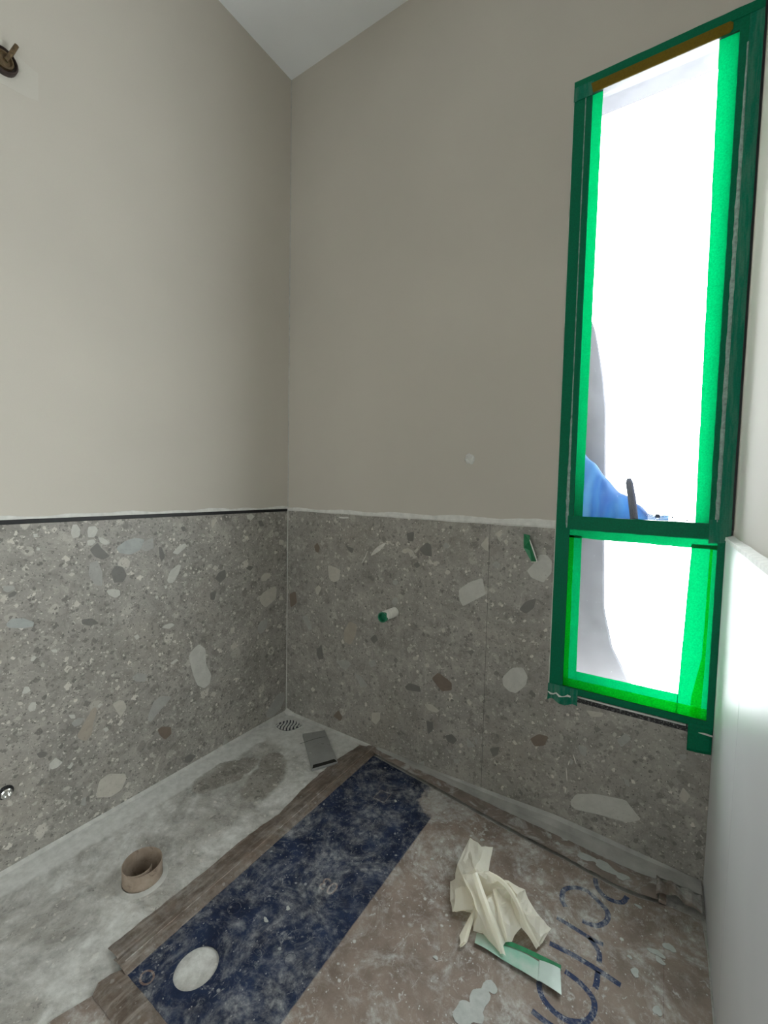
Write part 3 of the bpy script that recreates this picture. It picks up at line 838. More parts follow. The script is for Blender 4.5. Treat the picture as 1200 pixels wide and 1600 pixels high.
# ================================================================== THE WINDOW
win = structure(empty('window_1', (1.32, .02, .40)), 'tall two-pane window edged with green masking tape', 'window')
F0, F1 = -.002, .030
b = (B().box(1.118, 1.164, F0, F1, .945, 2.165).box(1.482, 1.526, F0, F1, .945, 2.165)
     .box(1.164, 1.482, F0, F1, 2.118, 2.165)
     .box(1.120, 1.155, F0, F1, .424, .908).box(1.502, 1.5165, F0, F1, .424, .908).box(1.5165, 1.5305, .011, F1, .40, .93)
     .box(1.155, 1.502, F0, F1, .424, .438).box(1.118, 1.5165, F0, F1, .908, .945))
b.obj('window_frame', M['frame'], win)
up_ = B().box(1.165, 1.481, .014, .018, .946, 2.117).obj('pane', M['glass'], win)
lo_ = B().box(1.156, 1.501, .014, .018, .439, .907).obj('pane', M['glass'], win)
def film_fn(x0, x1, z0, z1, amp, seed):
    def fn(u, v):
        x = x0 + (x1 - x0) * u; z = z0 + (z1 - z0) * v
        e = min(1, 8 * min(u, 1 - u)) * min(1, 8 * min(v, 1 - v))
        y = .0115 - amp * e * (.5 + .5 * math.sin(31 * x + 9 * math.sin(7 * z + seed)) * math.cos(13 * z + 17 * x + seed))
        return (x, y, z)
    return fn
B().grid(film_fn(1.166, 1.480, .947, 2.116, .005, 0), 24, 60).obj('masking_film', M['film'], win, smooth=True)
B().grid(film_fn(1.157, 1.500, .440, .906, .004, 2), 24, 30).obj('masking_film', M['film'], win, smooth=True)

def tape_poly(name, pts, y, mat, th=.0005, jag=0.0, seg=1, seed=1):
    """a strip of tape on the x-z plane at depth y; pts = outline"""
    rr = random.Random(seed); out = []
    n = len(pts)
    for i in range(n):
        p, q = pts[i], pts[(i + 1) % n]
        m = max(1, int(math.hypot(q[0] - p[0], q[1] - p[1]) / .025)) if jag else 1
        for j in range(m):
            t = j / m
            out.append((p[0] + (q[0] - p[0]) * t + (rr.uniform(-jag, jag) if j else 0), y, p[1] + (q[1] - p[1]) * t + (rr.uniform(-jag, jag) if j else 0)))
    if th == 0:
        return B().add(out, [tuple(range(len(out)))]).obj(name, mat, win)
    return B().prism(out, (0, th, 0)).obj(name, mat, win)
# strips on the frame
tape_poly('tape_strip', [(1.1165, .905), (1.148, .905), (1.148, 2.166), (1.1165, 2.166)], -.0030, M['tape'], jag=.0006)
tape_poly('tape_strip', [(1.1175, .418), (1.1555, .418), (1.1555, .922), (1.1175, .922)], -.0036, M['tape'], jag=.0006, seed=2)
tape_poly('tape_strip', [(1.147, .93), (1.1645, .93), (1.1645, 2.148), (1.147, 2.148)], -.0028, M['tape'], jag=.0005, seed=3)
tape_poly('tape_strip', [(1.1165, 2.143), (1.5255, 2.143), (1.5255, 2.1665), (1.1165, 2.1665)], -.0042, M['tape'], jag=.0007, seed=4)
tape_poly('tape_strip', [(1.1165, 2.113), (1.1660, 2.113), (1.1660, 2.15), (1.1165, 2.15)], -.0047, M['tape_smear'], jag=.0009, seed=14)
tape_poly('yellow_tape', [(1.166, 2.1175), (1.462, 2.1175), (1.468, 2.124), (1.468, 2.138), (1.462, 2.144), (1.160, 2.144)], -.0050, M['tape_yellow'], seed=5)
tape_poly('tape_strip', [(1.4400, 2.117), (1.500, 2.117), (1.500, 2.150), (1.4400, 2.150)], -.0026, M['tape'], seed=30)
tape_poly('tape_strip', [(1.4815, .93), (1.497, .93), (1.499, 2.15), (1.4815, 2.15)], -.0030, M['tape'], jag=.0006, seed=6)
tape_poly('tape_strip', [(1.497, .92), (1.526, .92), (1.526, 2.166), (1.499, 2.166)], -.0034, M['tape_smear'], jag=.0006, seed=7)
tape_poly('tape_strip', [(1.5015, .415), (1.5165, .415), (1.5165, .93), (1.5015, .93)], -.0036, M['tape'], jag=.0004, seed=8)
tape_poly('tape_strip', [(1.12, .4205), (1.515, .4205), (1.515, .4395), (1.12, .4395)], -.0042, M['tape'], jag=.0005, seed=9)
tape_poly('tape_strip', [(1.150, .908), (1.516, .904), (1.516, .945), (1.150, .948)], -.0046, M['tape'], jag=.0010, seed=10)
tape_poly('tape_strip', [(1.4825, .895), (1.527, .900), (1.527, .958), (1.4825, .955)], -.0052, M['tape_smear'], jag=.0012, seed=11)
# strips on the glass, lit from behind
tape_poly('tape_strip', [(1.1590, .942), (1.1875, .942), (1.1900, 2.122), (1.1590, 2.122)], .0045, M['tape_lit'], 0, jag=.0004, seed=20)
tape_poly('tape_strip', [(1.4535, .942), (1.487, .942), (1.487, 2.122), (1.4430, 2.122)], .0045, M['tape_lit'], 0, jag=.0004, seed=21)
tape_poly('tape_strip', [(1.150, .884), (1.507, .879), (1.507, .912), (1.150, .912)], .0035, M['tape_lit'], 0, jag=.0007, seed=22)
tape_poly('tape_strip', [(1.150, .434), (1.191, .434), (1.189, .890), (1.150, .890)], .0045, M['tape_lit'], 0, jag=.0004, seed=23)
tape_poly('tape_strip', [(1.150, .434), (1.169, .434), (1.168, .890), (1.150, .890)], .0035, M['tape_double'], 0, jag=.0004, seed=24)
tape_poly('tape_strip', [(1.4375, .434), (1.507, .434), (1.507, .890), (1.4495, .890)], .0045, M['tape_lit'], 0, jag=.0004, seed=25)
tape_poly('tape_strip', [(1.4660, .440), (1.4890, .440), (1.4920, .560), (1.4935, .880), (1.4880, .880), (1.4850, .600), (1.4680, .490)], .0035, M['tape_double'], 0, jag=.0003, seed=26)
tape_poly('tape_strip', [(1.190, .434), (1.4395, .434), (1.4395, .4905), (1.190, .4885)], .0040, M['tape_lit'], 0, jag=.0004, seed=27)
tape_poly('tape_strip', [(1.150, .434), (1.507, .434), (1.507, .468), (1.150, .462)], .0030, M['tape_double'], 0, jag=.0004, seed=28)
# raised paint-smeared ridges along the frame
def ridge(x, z0, z1, r, seed, mat='ridge'):
    rr = random.Random(seed); n = 60
    pts = [(x + rr.uniform(-.0006, .0006), -.0042, z0 + (z1 - z0) * i / n) for i in range(n + 1)]
    return B().tube(pts, [r * rr.uniform(.55, 1.15) for _ in range(n)] + [r * .4], 8).obj('paint_ridge', M[mat], win, smooth=True)
b = B(); n = 90; vs = []
rr2 = random.Random(8)
for i in range(n + 1):
    z = .912 + 1.20 * i / n
    w = (.0052 if z < 1.05 else .0052 - .0034 * min(1, (z - 1.05) / .25)) * rr2.uniform(.65, 1.1) * min(1, .3 + i / 3)
    vs += [(1.1478 - w, -.0038, z), (1.1478, -.0056, z), (1.1478 + w * .8, -.0038, z)]
b.add(vs, [(3 * i + j, 3 * i + j + 1, 3 * i + j + 4, 3 * i + j + 3) for i in range(n) for j in range(2)])
b.obj('paint_ridge', M['ridge'], win)
b = B(); n = 70; vs = []
rr2 = random.Random(9)
for i in range(n + 1):
    z = .95 + 1.13 * i / n; w = .0052 * rr2.uniform(.8, 1.15) * (1.0 if i < 50 else 1.0 - (i - 50) / 30)
    vs += [(1.498 - w, -.0038, z), (1.498, -.0058, z), (1.498 + w * .7, -.0038, z)]
b.add(vs, [(3 * i + j, 3 * i + j + 1, 3 * i + j + 4, 3 * i + j + 3) for i in range(n) for j in range(2)])
b.obj('paint_ridge', M['ridge'], win)
# painted edge between wall and tape
rr2 = random.Random(5); n = 80; vs = []
b = B()
for i in range(n + 1):
    z = .395 + 1.77 * i / n; w = .0012 + .0014 * rr2.random() if z < .95 else .0007 + .0006 * rr2.random()
    vs += [(1.1165 - w, 0, z), (1.1168, -.0036, z), (1.1178, -.0038, z)]
b.add(vs, [(3 * i + j, 3 * i + j + 1, 3 * i + j + 4, 3 * i + j + 3) for i in range(n) for j in range(2)])
b.obj('paint_edge', M['bead'], win)
# dark gap and pale bead below the frame
B().box(1.119, 1.516, -.0008, .03, .3985, .4215).obj('sill_gap', M['black_worn'], win)
b = B().tube([(1.19, -.001, .4150), (1.30, -.001, .4145), (1.46, -.001, .4150)], [.0026, .0030, .0030], 8)
b.obj('sill_bead', M['bead'], win, smooth=True)
# crumpled tape end at the lower left, loose flap at the lower right
rr2 = random.Random(11)
def crump(u, v):
    x = 1.1155 + .083 * u; z = .388 + .050 * v + .006 * math.sin(9 * u) * (1 - v)
    y = -.006 - .007 * (1 - v) * (.6 + .4 * math.sin(14 * u + 3)) + rr2.uniform(-.0022, .0022) * (1 - v)
    return (x, y, z)
B().grid(crump, 12, 7).obj('tape_end', M['tape_smear'], win, solid=.0005)
rr2 = random.Random(12)
B().tube([(1.117 + .008 * i, -.0125 + rr2.uniform(-.002, .002), .4125 + rr2.uniform(-.005, .005) - (.006 if 3 < i < 6 else 0)) for i in range(9)], [rr2.uniform(.0012, .0034) for i in range(9)], 7).obj('filler_smear', M['bead'], win)
def flap(u, v):
    x = 1.4645 + .051 * u; z = .3525 + .075 * v + .004 * u * (1 - v)
    return (x, -.0046 - .004 * (1 - v) * math.sin(2.2 * u + .5) - .0008 * math.sin(19 * u + 7 * v), z)
B().grid(flap, 8, 8).obj('tape_flap', M['tape'], win, solid=.0005, smooth=True)
B().tube([(1.487, -.0095, .4075), (1.500, -.0105, .4090), (1.5155, -.0085, .4065)], [.0008, .0026, .0022], 7).obj('filler_smear', M['bead'], win)
# small print on the film near the right-hand corner
b = B()
rr2 = random.Random(4)
b.box(1.366, 1.377, .0040, .0042, .9535, .9625)
for i in range(9):
    x = 1.383 + .0065 * i; z = .957 - .0012 * i
    b.box(x, x + rr2.uniform(.0015, .0042), .0040, .0042, z, z + rr2.uniform(.0015, .0055))
b.obj('film_print', M['print_blue'], win)

# ================================================================== OUTSIDE THE WINDOW
structure(B().box(.80, 1.10, .16, .60, -.32, 4.0).obj('added_shade_pier', simple('shade_pier_grey', (.22, .22, .22), .9, .08, 10)), 'unseen grey pier added left of the tall window to shade the right wall', 'wall')  # unseen pier added to hold back sky light from the right wall
# exterior ledge in front of the transom
B().box(1.118, 1.43, .031, .142, .905, .935).obj('exterior_ledge', M['render'], win)
B().box(1.05, 1.60, .0505, .135, 2.150, 2.22).box(1.118, 1.530, .0308, .0505, 2.150, 2.1658).obj('lintel', M['render'], wb)
# blue bag slumped on the ledge
def bag(u, v):
    # u along the ledge, v round the section
    x = 1.122 + .275 * u
    top = .955 + .245 * max(0, 1 - u * 1.12) ** 1.35
    a = math.pi * (v * 1.0)
    fold = .012 * math.sin(16 * u + 6 * v) + .007 * math.sin(41 * u - 9 * v)
    hy = .036 * (1 - .35 * u) + fold * .5
    y = .102 - hy * math.cos(a)
    z = .9365 + (top - .9365) * max(0, math.sin(a)) ** .65 + fold * .35 * math.sin(a)
    return (x, y, max(.9356, z))
bg_ = tag(B().grid(bag, 48, 20).obj('plastic_bag', M['bag'], smooth=True), 'crumpled blue plastic bag behind the film in the upper window pane', 'bag')
pg = tag(B().tube([(1.316, .060, .936), (1.307, .060, 1.00), (1.298, .060, 1.048), (1.296, .060, 1.060)], [.010, .0105, .0095, .005], 10).obj('plastic_peg', M['peg'], smooth=True), 'short blue-grey peg standing beside the blue bag outside the glass', 'peg')
# lavender-grey sheet hanging outside at the left of both panes
edge = [(.345, 1.345), (.412, 1.330), (.522, 1.268), (.642, 1.238), (.83, 1.230), (1.058, 1.225), (1.282, 1.215), (1.40, 1.200), (1.53, 1.175), (1.62, 1.14)]
def sheet(u, v):
    z = .345 + 1.275 * v
    for (za, xa), (zb, xb) in zip(edge, edge[1:]):
        if z <= zb + 1e-6:
            xe = xa + (xb - xa) * (z - za) / (zb - za); break
    x = 1.104 + (xe - 1.104) * u
    return (x, .20 + .012 * math.sin(22 * x + 3 * z) + .006 * math.sin(11 * z), z)
tag(B().grid(sheet, 16, 50).obj('plastic_sheet', M['lavender'], smooth=True, solid=.002), 'lavender-grey sheet hanging outside along the left of the window panes', 'sheet')

# ================================================================== FITTINGS ON THE WALLS
# taped waste pipe stub
wp = tag(empty('waste_pipe', (.556, 0, .552)), 'short white pipe stub with green taped end on the back wall tiles', 'pipe')
PL = .084
px, pz = .560, .556
b = B().lathe((px, -.0005, pz), (0, -1, 0), [(.0180, 0), (.0180, PL), (.0155, PL), (.0155, .01), (.0005, .01)], 28)
b.obj('pipe', M['pvc'], wp, smooth=False)
b = B().lathe((px, -PL * .605, pz - .0002), (0, -1, 0), [(.0184, 0), (.0187, PL * .40), (.0150, PL * .405), (.0145, PL * .2), (.0005, PL * .2)], 28)
o = b.obj('tape_wrap', M['pipe_green'], wp)
# torn upper edge of the wrap: white patch left bare
b = B(); vs = []; n = 14
for i in range(n + 1):
    a = math.radians(-30 + 150 * i / n)
    for yy in (-PL * .60, -PL * (.93 + .05 * math.sin(5 * a))):
        vs.append((px + .0191 * math.cos(a), yy, pz + .0191 * math.sin(a)))
b.add(vs, [(2 * i, 2 * i + 1, 2 * i + 3, 2 * i + 2) for i in range(n)])
b.obj('bare_patch', M['pvc'], wp)

# curl of green tape on the tiles: two folded flaps with a white torn edge
A_, B_, C_, D_, E_, F_v, G_ = (1.024, -.0015, .884), (1.042, -.004, .882), (1.049, -.024, .868), (1.070, -.022, .806), (1.051, -.003, .800), (1.027, -.009, .843), (1.046, -.004, .834)
o = B().add([A_, B_, C_, D_, E_, F_v, G_], [(0, 1, 2, 5), (5, 2, 6), (2, 3, 6), (3, 4, 6), (4, 5, 6)]).obj('tape_curl', M['deep_green'], solid=.0006)
tag(o, 'small curl of green tape stuck to the tiles left of the window', 'tape')
B().tube([(1.048, -.0235, .870), (1.0535, -.0245, .856), (1.0715, -.0225, .806)], [.0012, .0022, .0016], 6).obj('torn_edge', M['paper'], o)
B().tube([(1.0505, -.004, .7995), (1.060, -.012, .8015), (1.071, -.022, .8055)], [.0010, .0014, .0012], 6).obj('torn_edge', M['paper'], o)

# torn paper scrap and smears
def scrap(u, v):
    p = Vector((.449, 0, .757)).lerp(Vector((.518, 0, .812)), u)
    nrm = Vector((-.62, 0, .78)); wd = .011 * math.sin(math.pi * min(1, u * .95 + .03)) ** .8
    q = p + nrm * (v - .5) * 2 * wd * .7
    return (q.x, -.001 - .006 * math.sin(math.pi * u) * v - .004 * u, q.z)
tag(B().grid(scrap, 12, 4).obj('paper_scrap', M['paper'], solid=.0005), 'small pointed white paper scrap stuck to the back wall tiles', 'scrap')
b = B().prism([(.289, -.0006, .8925), (.312, -.0006, .891), (.336, -.0006, .8935), (.336, -.0006, .899), (.310, -.0006, .8975), (.289, -.0006, .898)], (0, .0005, 0))
b.obj('filler_smear', M['bead'], tB[0])
b = B()
for seg in ([(.405, .722), (.421, .747), (.432, .772)], [(1.1805, .150), (1.178, .172), (1.176, .19)], [(1.176, .112), (1.1775, .128)], [(1.193, .238), (1.203, .212)], [(1.181, .200), (1.184, .215)]):
    C = smooth_path([(x, -.0007, z) for x, z in seg], 4)
    par = tB[0] if seg[0][0] < .9 else tB[1]
    B().tube(C, [.0007 + .0008 * math.sin(math.pi * i / (len(C) - 1)) for i in range(len(C))], 6).obj('plaster_scrape', M['paper'], par)

# wall plug
wpg = tag(empty('wall_plug', (.840, 0, 1.119)), 'chipped white wall plug in the plaster above the tiles', 'plug')
rr2 = random.Random(21)
b = B(); n = 18
vs = [(.840, -.0045, 1.119)]
for ring, (r0, yy) in enumerate(((.007, -.0060), (.0135, -.0045), (.0175, -.0006))):
    for i in range(n):
        a = 2 * math.pi * i / n; r = r0 * rr2.uniform(.8, 1.2)
        vs.append((.840 + r * math.cos(a), yy + rr2.uniform(-.002, .001) * (ring < 2), 1.119 + r * math.sin(a)))
fs = [(0, 1 + i, 1 + (i + 1) % n) for i in range(n)]
for k_ in range(2):
    for i in range(n):
        a = 1 + k_ * n
        fs.append((a + i, a + (i + 1) % n, a + n + (i + 1) % n, a + n + i))
b.add(vs, fs); b.obj('chipped_filler', M['white_paint'], wpg)
B().lathe((.839, -.0062, 1.1195), (0, -1, 0), [(.0052, 0), (.0048, .0016), (.0030, .0017), (.0028, -.001), (.0004, -.001)], 14).obj('plug', M['bead'], wpg)

# brass outlet high on the left wall
ft = tag(empty('brass_fitting', (0, -.950, 2.02)), 'tarnished brass pipe outlet with a pin high on the left wall', 'fitting')
fy, fz = -.953, 2.021
b = B().lathe((.0, fy, fz), (1, 0, 0), [(.0290, .0002), (.0290, .012), (.0265, .016), (.0255, .016), (.0235, .008), (.0005, .008)], 30)
b.obj('rosette', M['brass_dark'], ft)
B().lathe((.006, fy, fz), (1, 0, 0), [(.0205, 0), (.0195, .010), (.0160, .011), (.0135, .005), (.0005, .005)], 26).obj('inner_ring', M['brass'], ft)
B().tube([(.011, fy + .004, fz + .002), (.016, fy + .014, fz + .022), (.020, fy + .024, fz + .047)], [.0050, .0050, .0046], 10).obj('pin', M['brass'], ft)
# lighter patch of filler behind it
B().prism([(.0004, -1.02, 2.095), (.0004, -.905, 2.055), (.0004, -.880, 2.050), (.0004, -.881, 1.983), (.0004, -.905, 1.975), (.0004, -1.02, 1.965)], (.0003, 0, 0)).obj('filler_patch', paint('fresh_filler', (.560, .532, .475), .04), wl)

# small chrome valve low on the left tiles
vv = tag(empty('pipe_valve', (0, -.986, .214)), 'small chrome pipe outlet low on the left wall tiles', 'valve')
B().lathe((0, -.986, .214), (1, 0, 0), [(.0175, .0003), (.0165, .003), (.0135, .003), (.0135, .001), (.0005, .001)], 26).obj('socket_ring', M['black_worn'], vv)
B().lathe((.001, -.986, .214), (1, 0, 0), [(.0125, 0), (.0125, .010), (.0100, .0115), (.0078, .0115), (.0072, .004), (.0005, .004)], 24).obj('nut', M['chrome'], vv)

# ================================================================== FLOOR PROTECTION BOARD
BZ = .005
def filled(name, outline, holes, z0, z1, mat, parent=None, origin=None):
    bm = bmesh.new(); allE = []
    loops = [outline] + holes
    for lp in loops:
        vs = [bm.verts.new((x, y, z1)) for x, y in lp]
        allE += [bm.edges.new((vs[i], vs[(i + 1) % len(vs)])) for i in range(len(vs))]
    res = bmesh.ops.triangle_fill(bm, use_beauty=True, use_dissolve=False, edges=allE)
    tris = [f for f in bm.faces]
    ext = bmesh.ops.extrude_face_region(bm, geom=tris)
    bmesh.ops.translate(bm, verts=[g for g in ext['geom'] if isinstance(g, bmesh.types.BMVert)], vec=(0, 0, z0 - z1))
    bm.verts.index_update()
    V_ = [tuple(v.co) for v in bm.verts]; F_ = [tuple(v.index for v in f.verts) for f in bm.faces]
    bm.free()
    return mesh_obj(name, V_, F_, mat, parent, origin)
hole = [(.6105 + .0425 * math.cos(2 * math.pi * i / 40), -.8485 + .0455 * math.sin(2 * math.pi * i / 40)) for i in range(40)]
low = [(.500, -.034), (.523, -.040), (.60, -.050), (.70, -.062), (.782, -.071), (.90, -.090), (1.014, -.104), (1.10, -.112), (1.199, -.119), (1.27, -.128), (1.326, -.135), (1.38, -.133), (1.419, -.123)]
board = filled('floor_board', [(.492, -.030)] + [(x, y - .0055 + .0012 * math.sin(37 * x)) for x, y in low] + [(1.440, -.122), (1.508, -.118), (1.513, -.20), (1.513, -.945), (.492, -.945)], [hole], .0004, BZ, M['board'], origin=(1.0, -.5, 0))
tag(board, 'brown floor protection board with a navy printed band and round hole', 'floor board')
ZP = BZ + .0003
for pts, wd in (([(1.281, -.139), (1.287, -.162), (1.304, -.18), (1.326, -.183), (1.346, -.174), (1.355, -.15)], .0115),
                ([(1.231, -.267), (1.22, -.251), (1.219, -.222), (1.237, -.201), (1.261, -.191), (1.277, -.194), (1.3, -.208), (1.318, -.223), (1.319, -.248), (1.304, -.272), (1.285, -.28), (1.271, -.281)], .0115),
                ([(1.219, -.307), (1.255, -.31), (1.29, -.314), (1.319, -.313)], .0100),
                ([(1.29, -.314), (1.304, -.325), (1.314, -.339), (1.316, -.359)], .0105),
                ([(1.218, -.378), (1.266, -.375), (1.314, -.377), (1.359, -.382)], .0115),
                ([(1.316, -.38), (1.317, -.401), (1.316, -.418)], .0110),
                ([(1.258, -.419), (1.283, -.423), (1.301, -.43), (1.316, -.442), (1.319, -.462), (1.311, -.486), (1.293, -.501), (1.274, -.508), (1.25, -.506), (1.229, -.494), (1.219, -.477), (1.219, -.469)], .0110),
                ([(1.218, -.53), (1.242, -.533), (1.265, -.533)], .0105),
                ([(1.222, -.556), (1.25, -.575), (1.29, -.58), (1.315, -.56)], .0105)):
    ribbon(pts, wd, ZP).obj('printed_letter', M['ink'], board)
# "03" in the navy band, seen upside down
def text_part(body, center, ang, size, mat):
    cu = bpy.data.curves.new('text', 'FONT'); cu.body = body; cu.size = size; cu.align_x = 'CENTER'; cu.align_y = 'CENTER'
    ob = bpy.data.objects.new('text', cu); COL.objects.link(ob)
    bpy.context.view_layer.update()
    me = bpy.data.meshes.new_from_object(ob.evaluated_get(bpy.context.evaluated_depsgraph_get()))
    R_ = Matrix.Rotation(ang, 3, 'Z')
    vs = [tuple(R_ @ v.co + Vector((center[0], center[1], ZP))) for v in me.vertices]
    fs = [tuple(p.vertices) for p in me.polygons]
    bpy.data.objects.remove(ob); bpy.data.curves.remove(cu); bpy.data.meshes.remove(me)
    return mesh_obj('printed_number', vs, fs, mat, board)
text_part('03', (.718, -.549), math.pi + .02, .050, M['ink_brown'])
def ring(cx, cy, r, w, mat, sx=1.0, sy=1.0, n=26):
    ribbon([(cx + sx * r * math.cos(2 * math.pi * i / n), cy + sy * r * math.sin(2 * math.pi * i / n)) for i in range(n + 1)], w, ZP, n=1).obj('printed_ring', mat, board)
ring(.545, -.917, .0145, .0040, M['ink_brown'], 1, .8)
ring(.636, -.405, .014, .0012, M['ink_faint'])
ring(.735, -.403, .018, .0016, M['ink_faint'], 1.1, .8)
ring(.778, -.412, .016, .0016, M['ink_faint'])
ring(.764, -.728, .0135, .0013, M['ink_faint'])
ring(.570, -.722, .015, .0015, M['ink_faint'])
def outline(pts, w, mat, closed=True):
    q = pts + [pts[0]] if closed else pts
    for a, c in zip(q, q[1:]):
        ribbon([a, c], w, ZP, n=1).obj('printed_line', mat, board)
outline([(.634, -.228), (.634, -.184), (.673, -.180), (.675, -.227)], .0015, M['ink_brown'])
B().add([(.638, -.224, ZP), (.638, -.188, ZP), (.669, -.184, ZP), (.671, -.223, ZP)], [(0, 1, 2, 3)]).obj('printed_block', M['ink_faint'], board)
outline([(.670, -.715), (.700, -.716), (.701, -.742), (.688, -.740), (.688, -.728), (.670, -.728)], .0014, M['ink_faint'])
outline([(.682, -.748), (.684, -.762), (.706, -.762), (.706, -.748)], .0014, M['ink_faint'])
outline([(.640, -.700), (.655, -.722)], .0014, M['ink_faint'], False)
outline([(.780, -.705), (.800, -.730)], .0014, M['ink_faint'], False)
# joint of two boards and rows of fine print at the right edge
B().box(1.4325, 1.4340, -.945, -.125, BZ - .0002, BZ + .0004).obj('board_joint', M['ink_brown'], board)
fine = B()
for y_ in [-.145 - .0062 * i for i in range(46)]:
    if int(-y_ * 100) % 7 in (5, 6): continue
    fine.add([(1.462, y_, ZP), (1.482, y_ - .002, ZP), (1.482, y_ - .0042, ZP), (1.462, y_ - .0022, ZP)], [(0, 1, 2, 3)])
fine.obj('fine_print', M['card'], board)
# paint splats
for i, (x, y, r, sx, sy) in enumerate(((1.126, -.572, .017, 1.2, 1.3), (1.135, -.538, .012, 1, 1.3), (1.116, -.605, .02, 1.4, 1), (1.443, -.236, .0105, 1, 1), (1.419, -.266, .011, 1.3, .7),
                                       (1.426, -.281, .008, 1.2, .8), (1.382, -.338, .0085, 1, 1), (1.371, -.31, .004, 1, 1), (1.423, -.392, .008, .8, 1.4), (.702, -.200, .0045, 1, 1),
                                       (.827, -.085, .005, 1, 1), (.677, -.651, .005, 1, 1), (.655, -.70, .007, 1, .6), (1.02, -.55, .0045, 1, 1), (.90, -.33, .004, 1, 1), (.99, -.19, .006, 1, .8), (1.38, -.165, .007, 1, .7))):
    blob(x, y, r, BZ + .0003 + i * .00006, sx, sy, .0007, 14, i).obj('paint_splat', M['paint_splat'], board)

# brown tape binding the left edge of the board: outer flap and raised inner ridge
et = tag(empty('edge_tape', (.46, -.47, 0)), 'brown paper tape binding the left edge of the printed board', 'tape')
rr2 = random.Random(31)
out_edge = [(-.015, .424), (-.06, .418), (-.153, .405), (-.25, .409), (-.332, .414), (-.40, .424), (-.455, .431), (-.50, .424), (-.56, .420), (-.659, .420), (-.74, .421), (-.832, .418), (-.90, .419), (-.935, .421)]
def oe(y):
    for (ya, xa), (yb, xb) in zip(out_edge, out_edge[1:]):
        if y >= yb: return xa + (xb - xa) * (y - ya) / (yb - ya)
    return out_edge[-1][1]
b = B(); n = 70; vs = []
for i in range(n + 1):
    y = -.015 - .920 * i / n
    a = oe(y) + rr2.uniform(-.0016, .0016); lift = .004 + .012 * max(0, (i / n - .9) * 10)
    vs += [(a, y, .0006 + .35 * lift), (a + .020, y, .0022 + .5 * lift), (.458, y, .0064 + .3 * lift), (.466, y, .0066)]
b.add(vs, [(4 * i + j, 4 * i + j + 1, 4 * i + j + 5, 4 * i + j + 4) for i in range(n) for j in range(3)])
b.obj('tape_flap', M['brown_tape'], et, solid=.001)
b = B(); vs = []
for i in range(n + 1):
    y = -.004 - .936 * i / n
    w = rr2.uniform(-.0008, .0008)
    vs += [(.456 + w, y, .0072), (.470, y, .0108 + w), (.484 + w, y, .0118), (.497, y, .0100 + w * .5), (.5085 + w, y, .0058)]
b.add(vs, [(5 * i + j, 5 * i + j + 1, 5 * i + j + 6, 5 * i + j + 5) for i in range(n) for j in range(4)])
b.obj('tape_ridge', M['brown_tape'], et, solid=.001)
b = B(); vs = []
for i in range(n + 1):
    y = -.03 - .90 * i / n
    vs += [(.4832 + rr2.uniform(-.0008, .0012), y, .0133), (.4848 + rr2.uniform(-.0012, .0018), y, .0132)]
b.add(vs, [(2 * i, 2 * i + 1, 2 * i + 3, 2 * i + 2) for i in range(n)])
b.obj('ridge_highlight', M['card_pale'], et)  # pale line painted as the highlight along the tape ridge
# second run of tape across the near end, and the next board
e2 = tag(empty('cross_tape', (.75, -.97, 0)), 'brown tape across the near end of the printed board', 'tape')
b = B(); vs = []; n = 40
for i in range(n + 1):
    x = .478 + .50 * i / n
    j0, j1 = rr2.uniform(-.001, .001), rr2.uniform(-.001, .001)
    vs += [(x + .012, -.938 + j0, .0064), (x + .004, -.957, .0098 + j1), (x, -.978 + j1, .0094), (x + .012, -.994 + j0, .0066)]
b.add(vs, [(4 * i + j, 4 * i + j + 1, 4 * i + j + 5, 4 * i + j + 4) for i in range(n) for j in range(3)])
b.obj('tape_strip', M['brown_tape'], e2, solid=.0012)
nb = filled('floor_board', [(.500, -.958), (1.512, -.958), (1.512, -1.9), (.400, -1.9), (.470, -1.05)], [], .0004, BZ, M['card'])
tag(nb, 'plain brown floor board below the tape at the bottom left corner', 'floor board')

# turned-up cardboard strip along the back wall
bs = tag(empty('cardboard_strip', (1.0, -.06, 0)), 'plaster-spattered cardboard strip lying along the foot of the back wall', 'cardboard')
low = [(.500, -.034), (.523, -.040), (.60, -.050), (.70, -.062), (.782, -.071), (.90, -.090), (1.014, -.104), (1.10, -.112), (1.199, -.119), (1.27, -.128), (1.326, -.135), (1.38, -.133), (1.419, -.123)]
up_z = [(.5, .006), (.75, .012), (1.0, .022), (1.15, .029), (1.26, .025), (1.38, .018), (1.46, .014), (1.51, .008)]
def lerp_t(tb, x):
    for (a, va), (c, vb) in zip(tb, tb[1:]):
        if x <= c: return va + (vb - va) * max(0, (x - a)) / (c - a)
    return tb[-1][1]
b = B(); b2 = B(); vs = []; v2 = []; n = 92
for i in range(n + 1):
    x = .500 + .919 * i / n
    yf = lerp_t(low, x) + rr2.uniform(-.0012, .0012)
    zt = lerp_t(up_z, x)
    ym = yf * .52
    lf_ = .0130 + .001 * math.sin(x * 9)
    vs += [(x, yf, lf_), (x, yf * .8, .0135), (x, ym, .0132), (x, ym * .9, .0128)]
b.add(vs, [(4 * i + j, 4 * i + j + 1, 4 * i + j + 5, 4 * i + j + 4) for i in range(n) for j in range(3)])
b.obj('board_strip', M['card_plaster2'], bs, solid=.0022)
for i in range(100 + 1):
    x = .500 + 1.012 * i / 100
    yf = lerp_t(low, min(x, 1.419)); zt = lerp_t(up_z, x)
    ym = yf * (.50 if x < 1.419 else .42) + rr2.uniform(-.0012, .0012)
    v2 += [(x, ym, .0152), (x, ym * .55, .0160), (x, -.010, max(.0152, zt * .8)), (x, -.0012, max(.0155, zt + .004))]
b2.add(v2, [(4 * i + j, 4 * i + j + 1, 4 * i + j + 5, 4 * i + j + 4) for i in range(100) for j in range(3)])
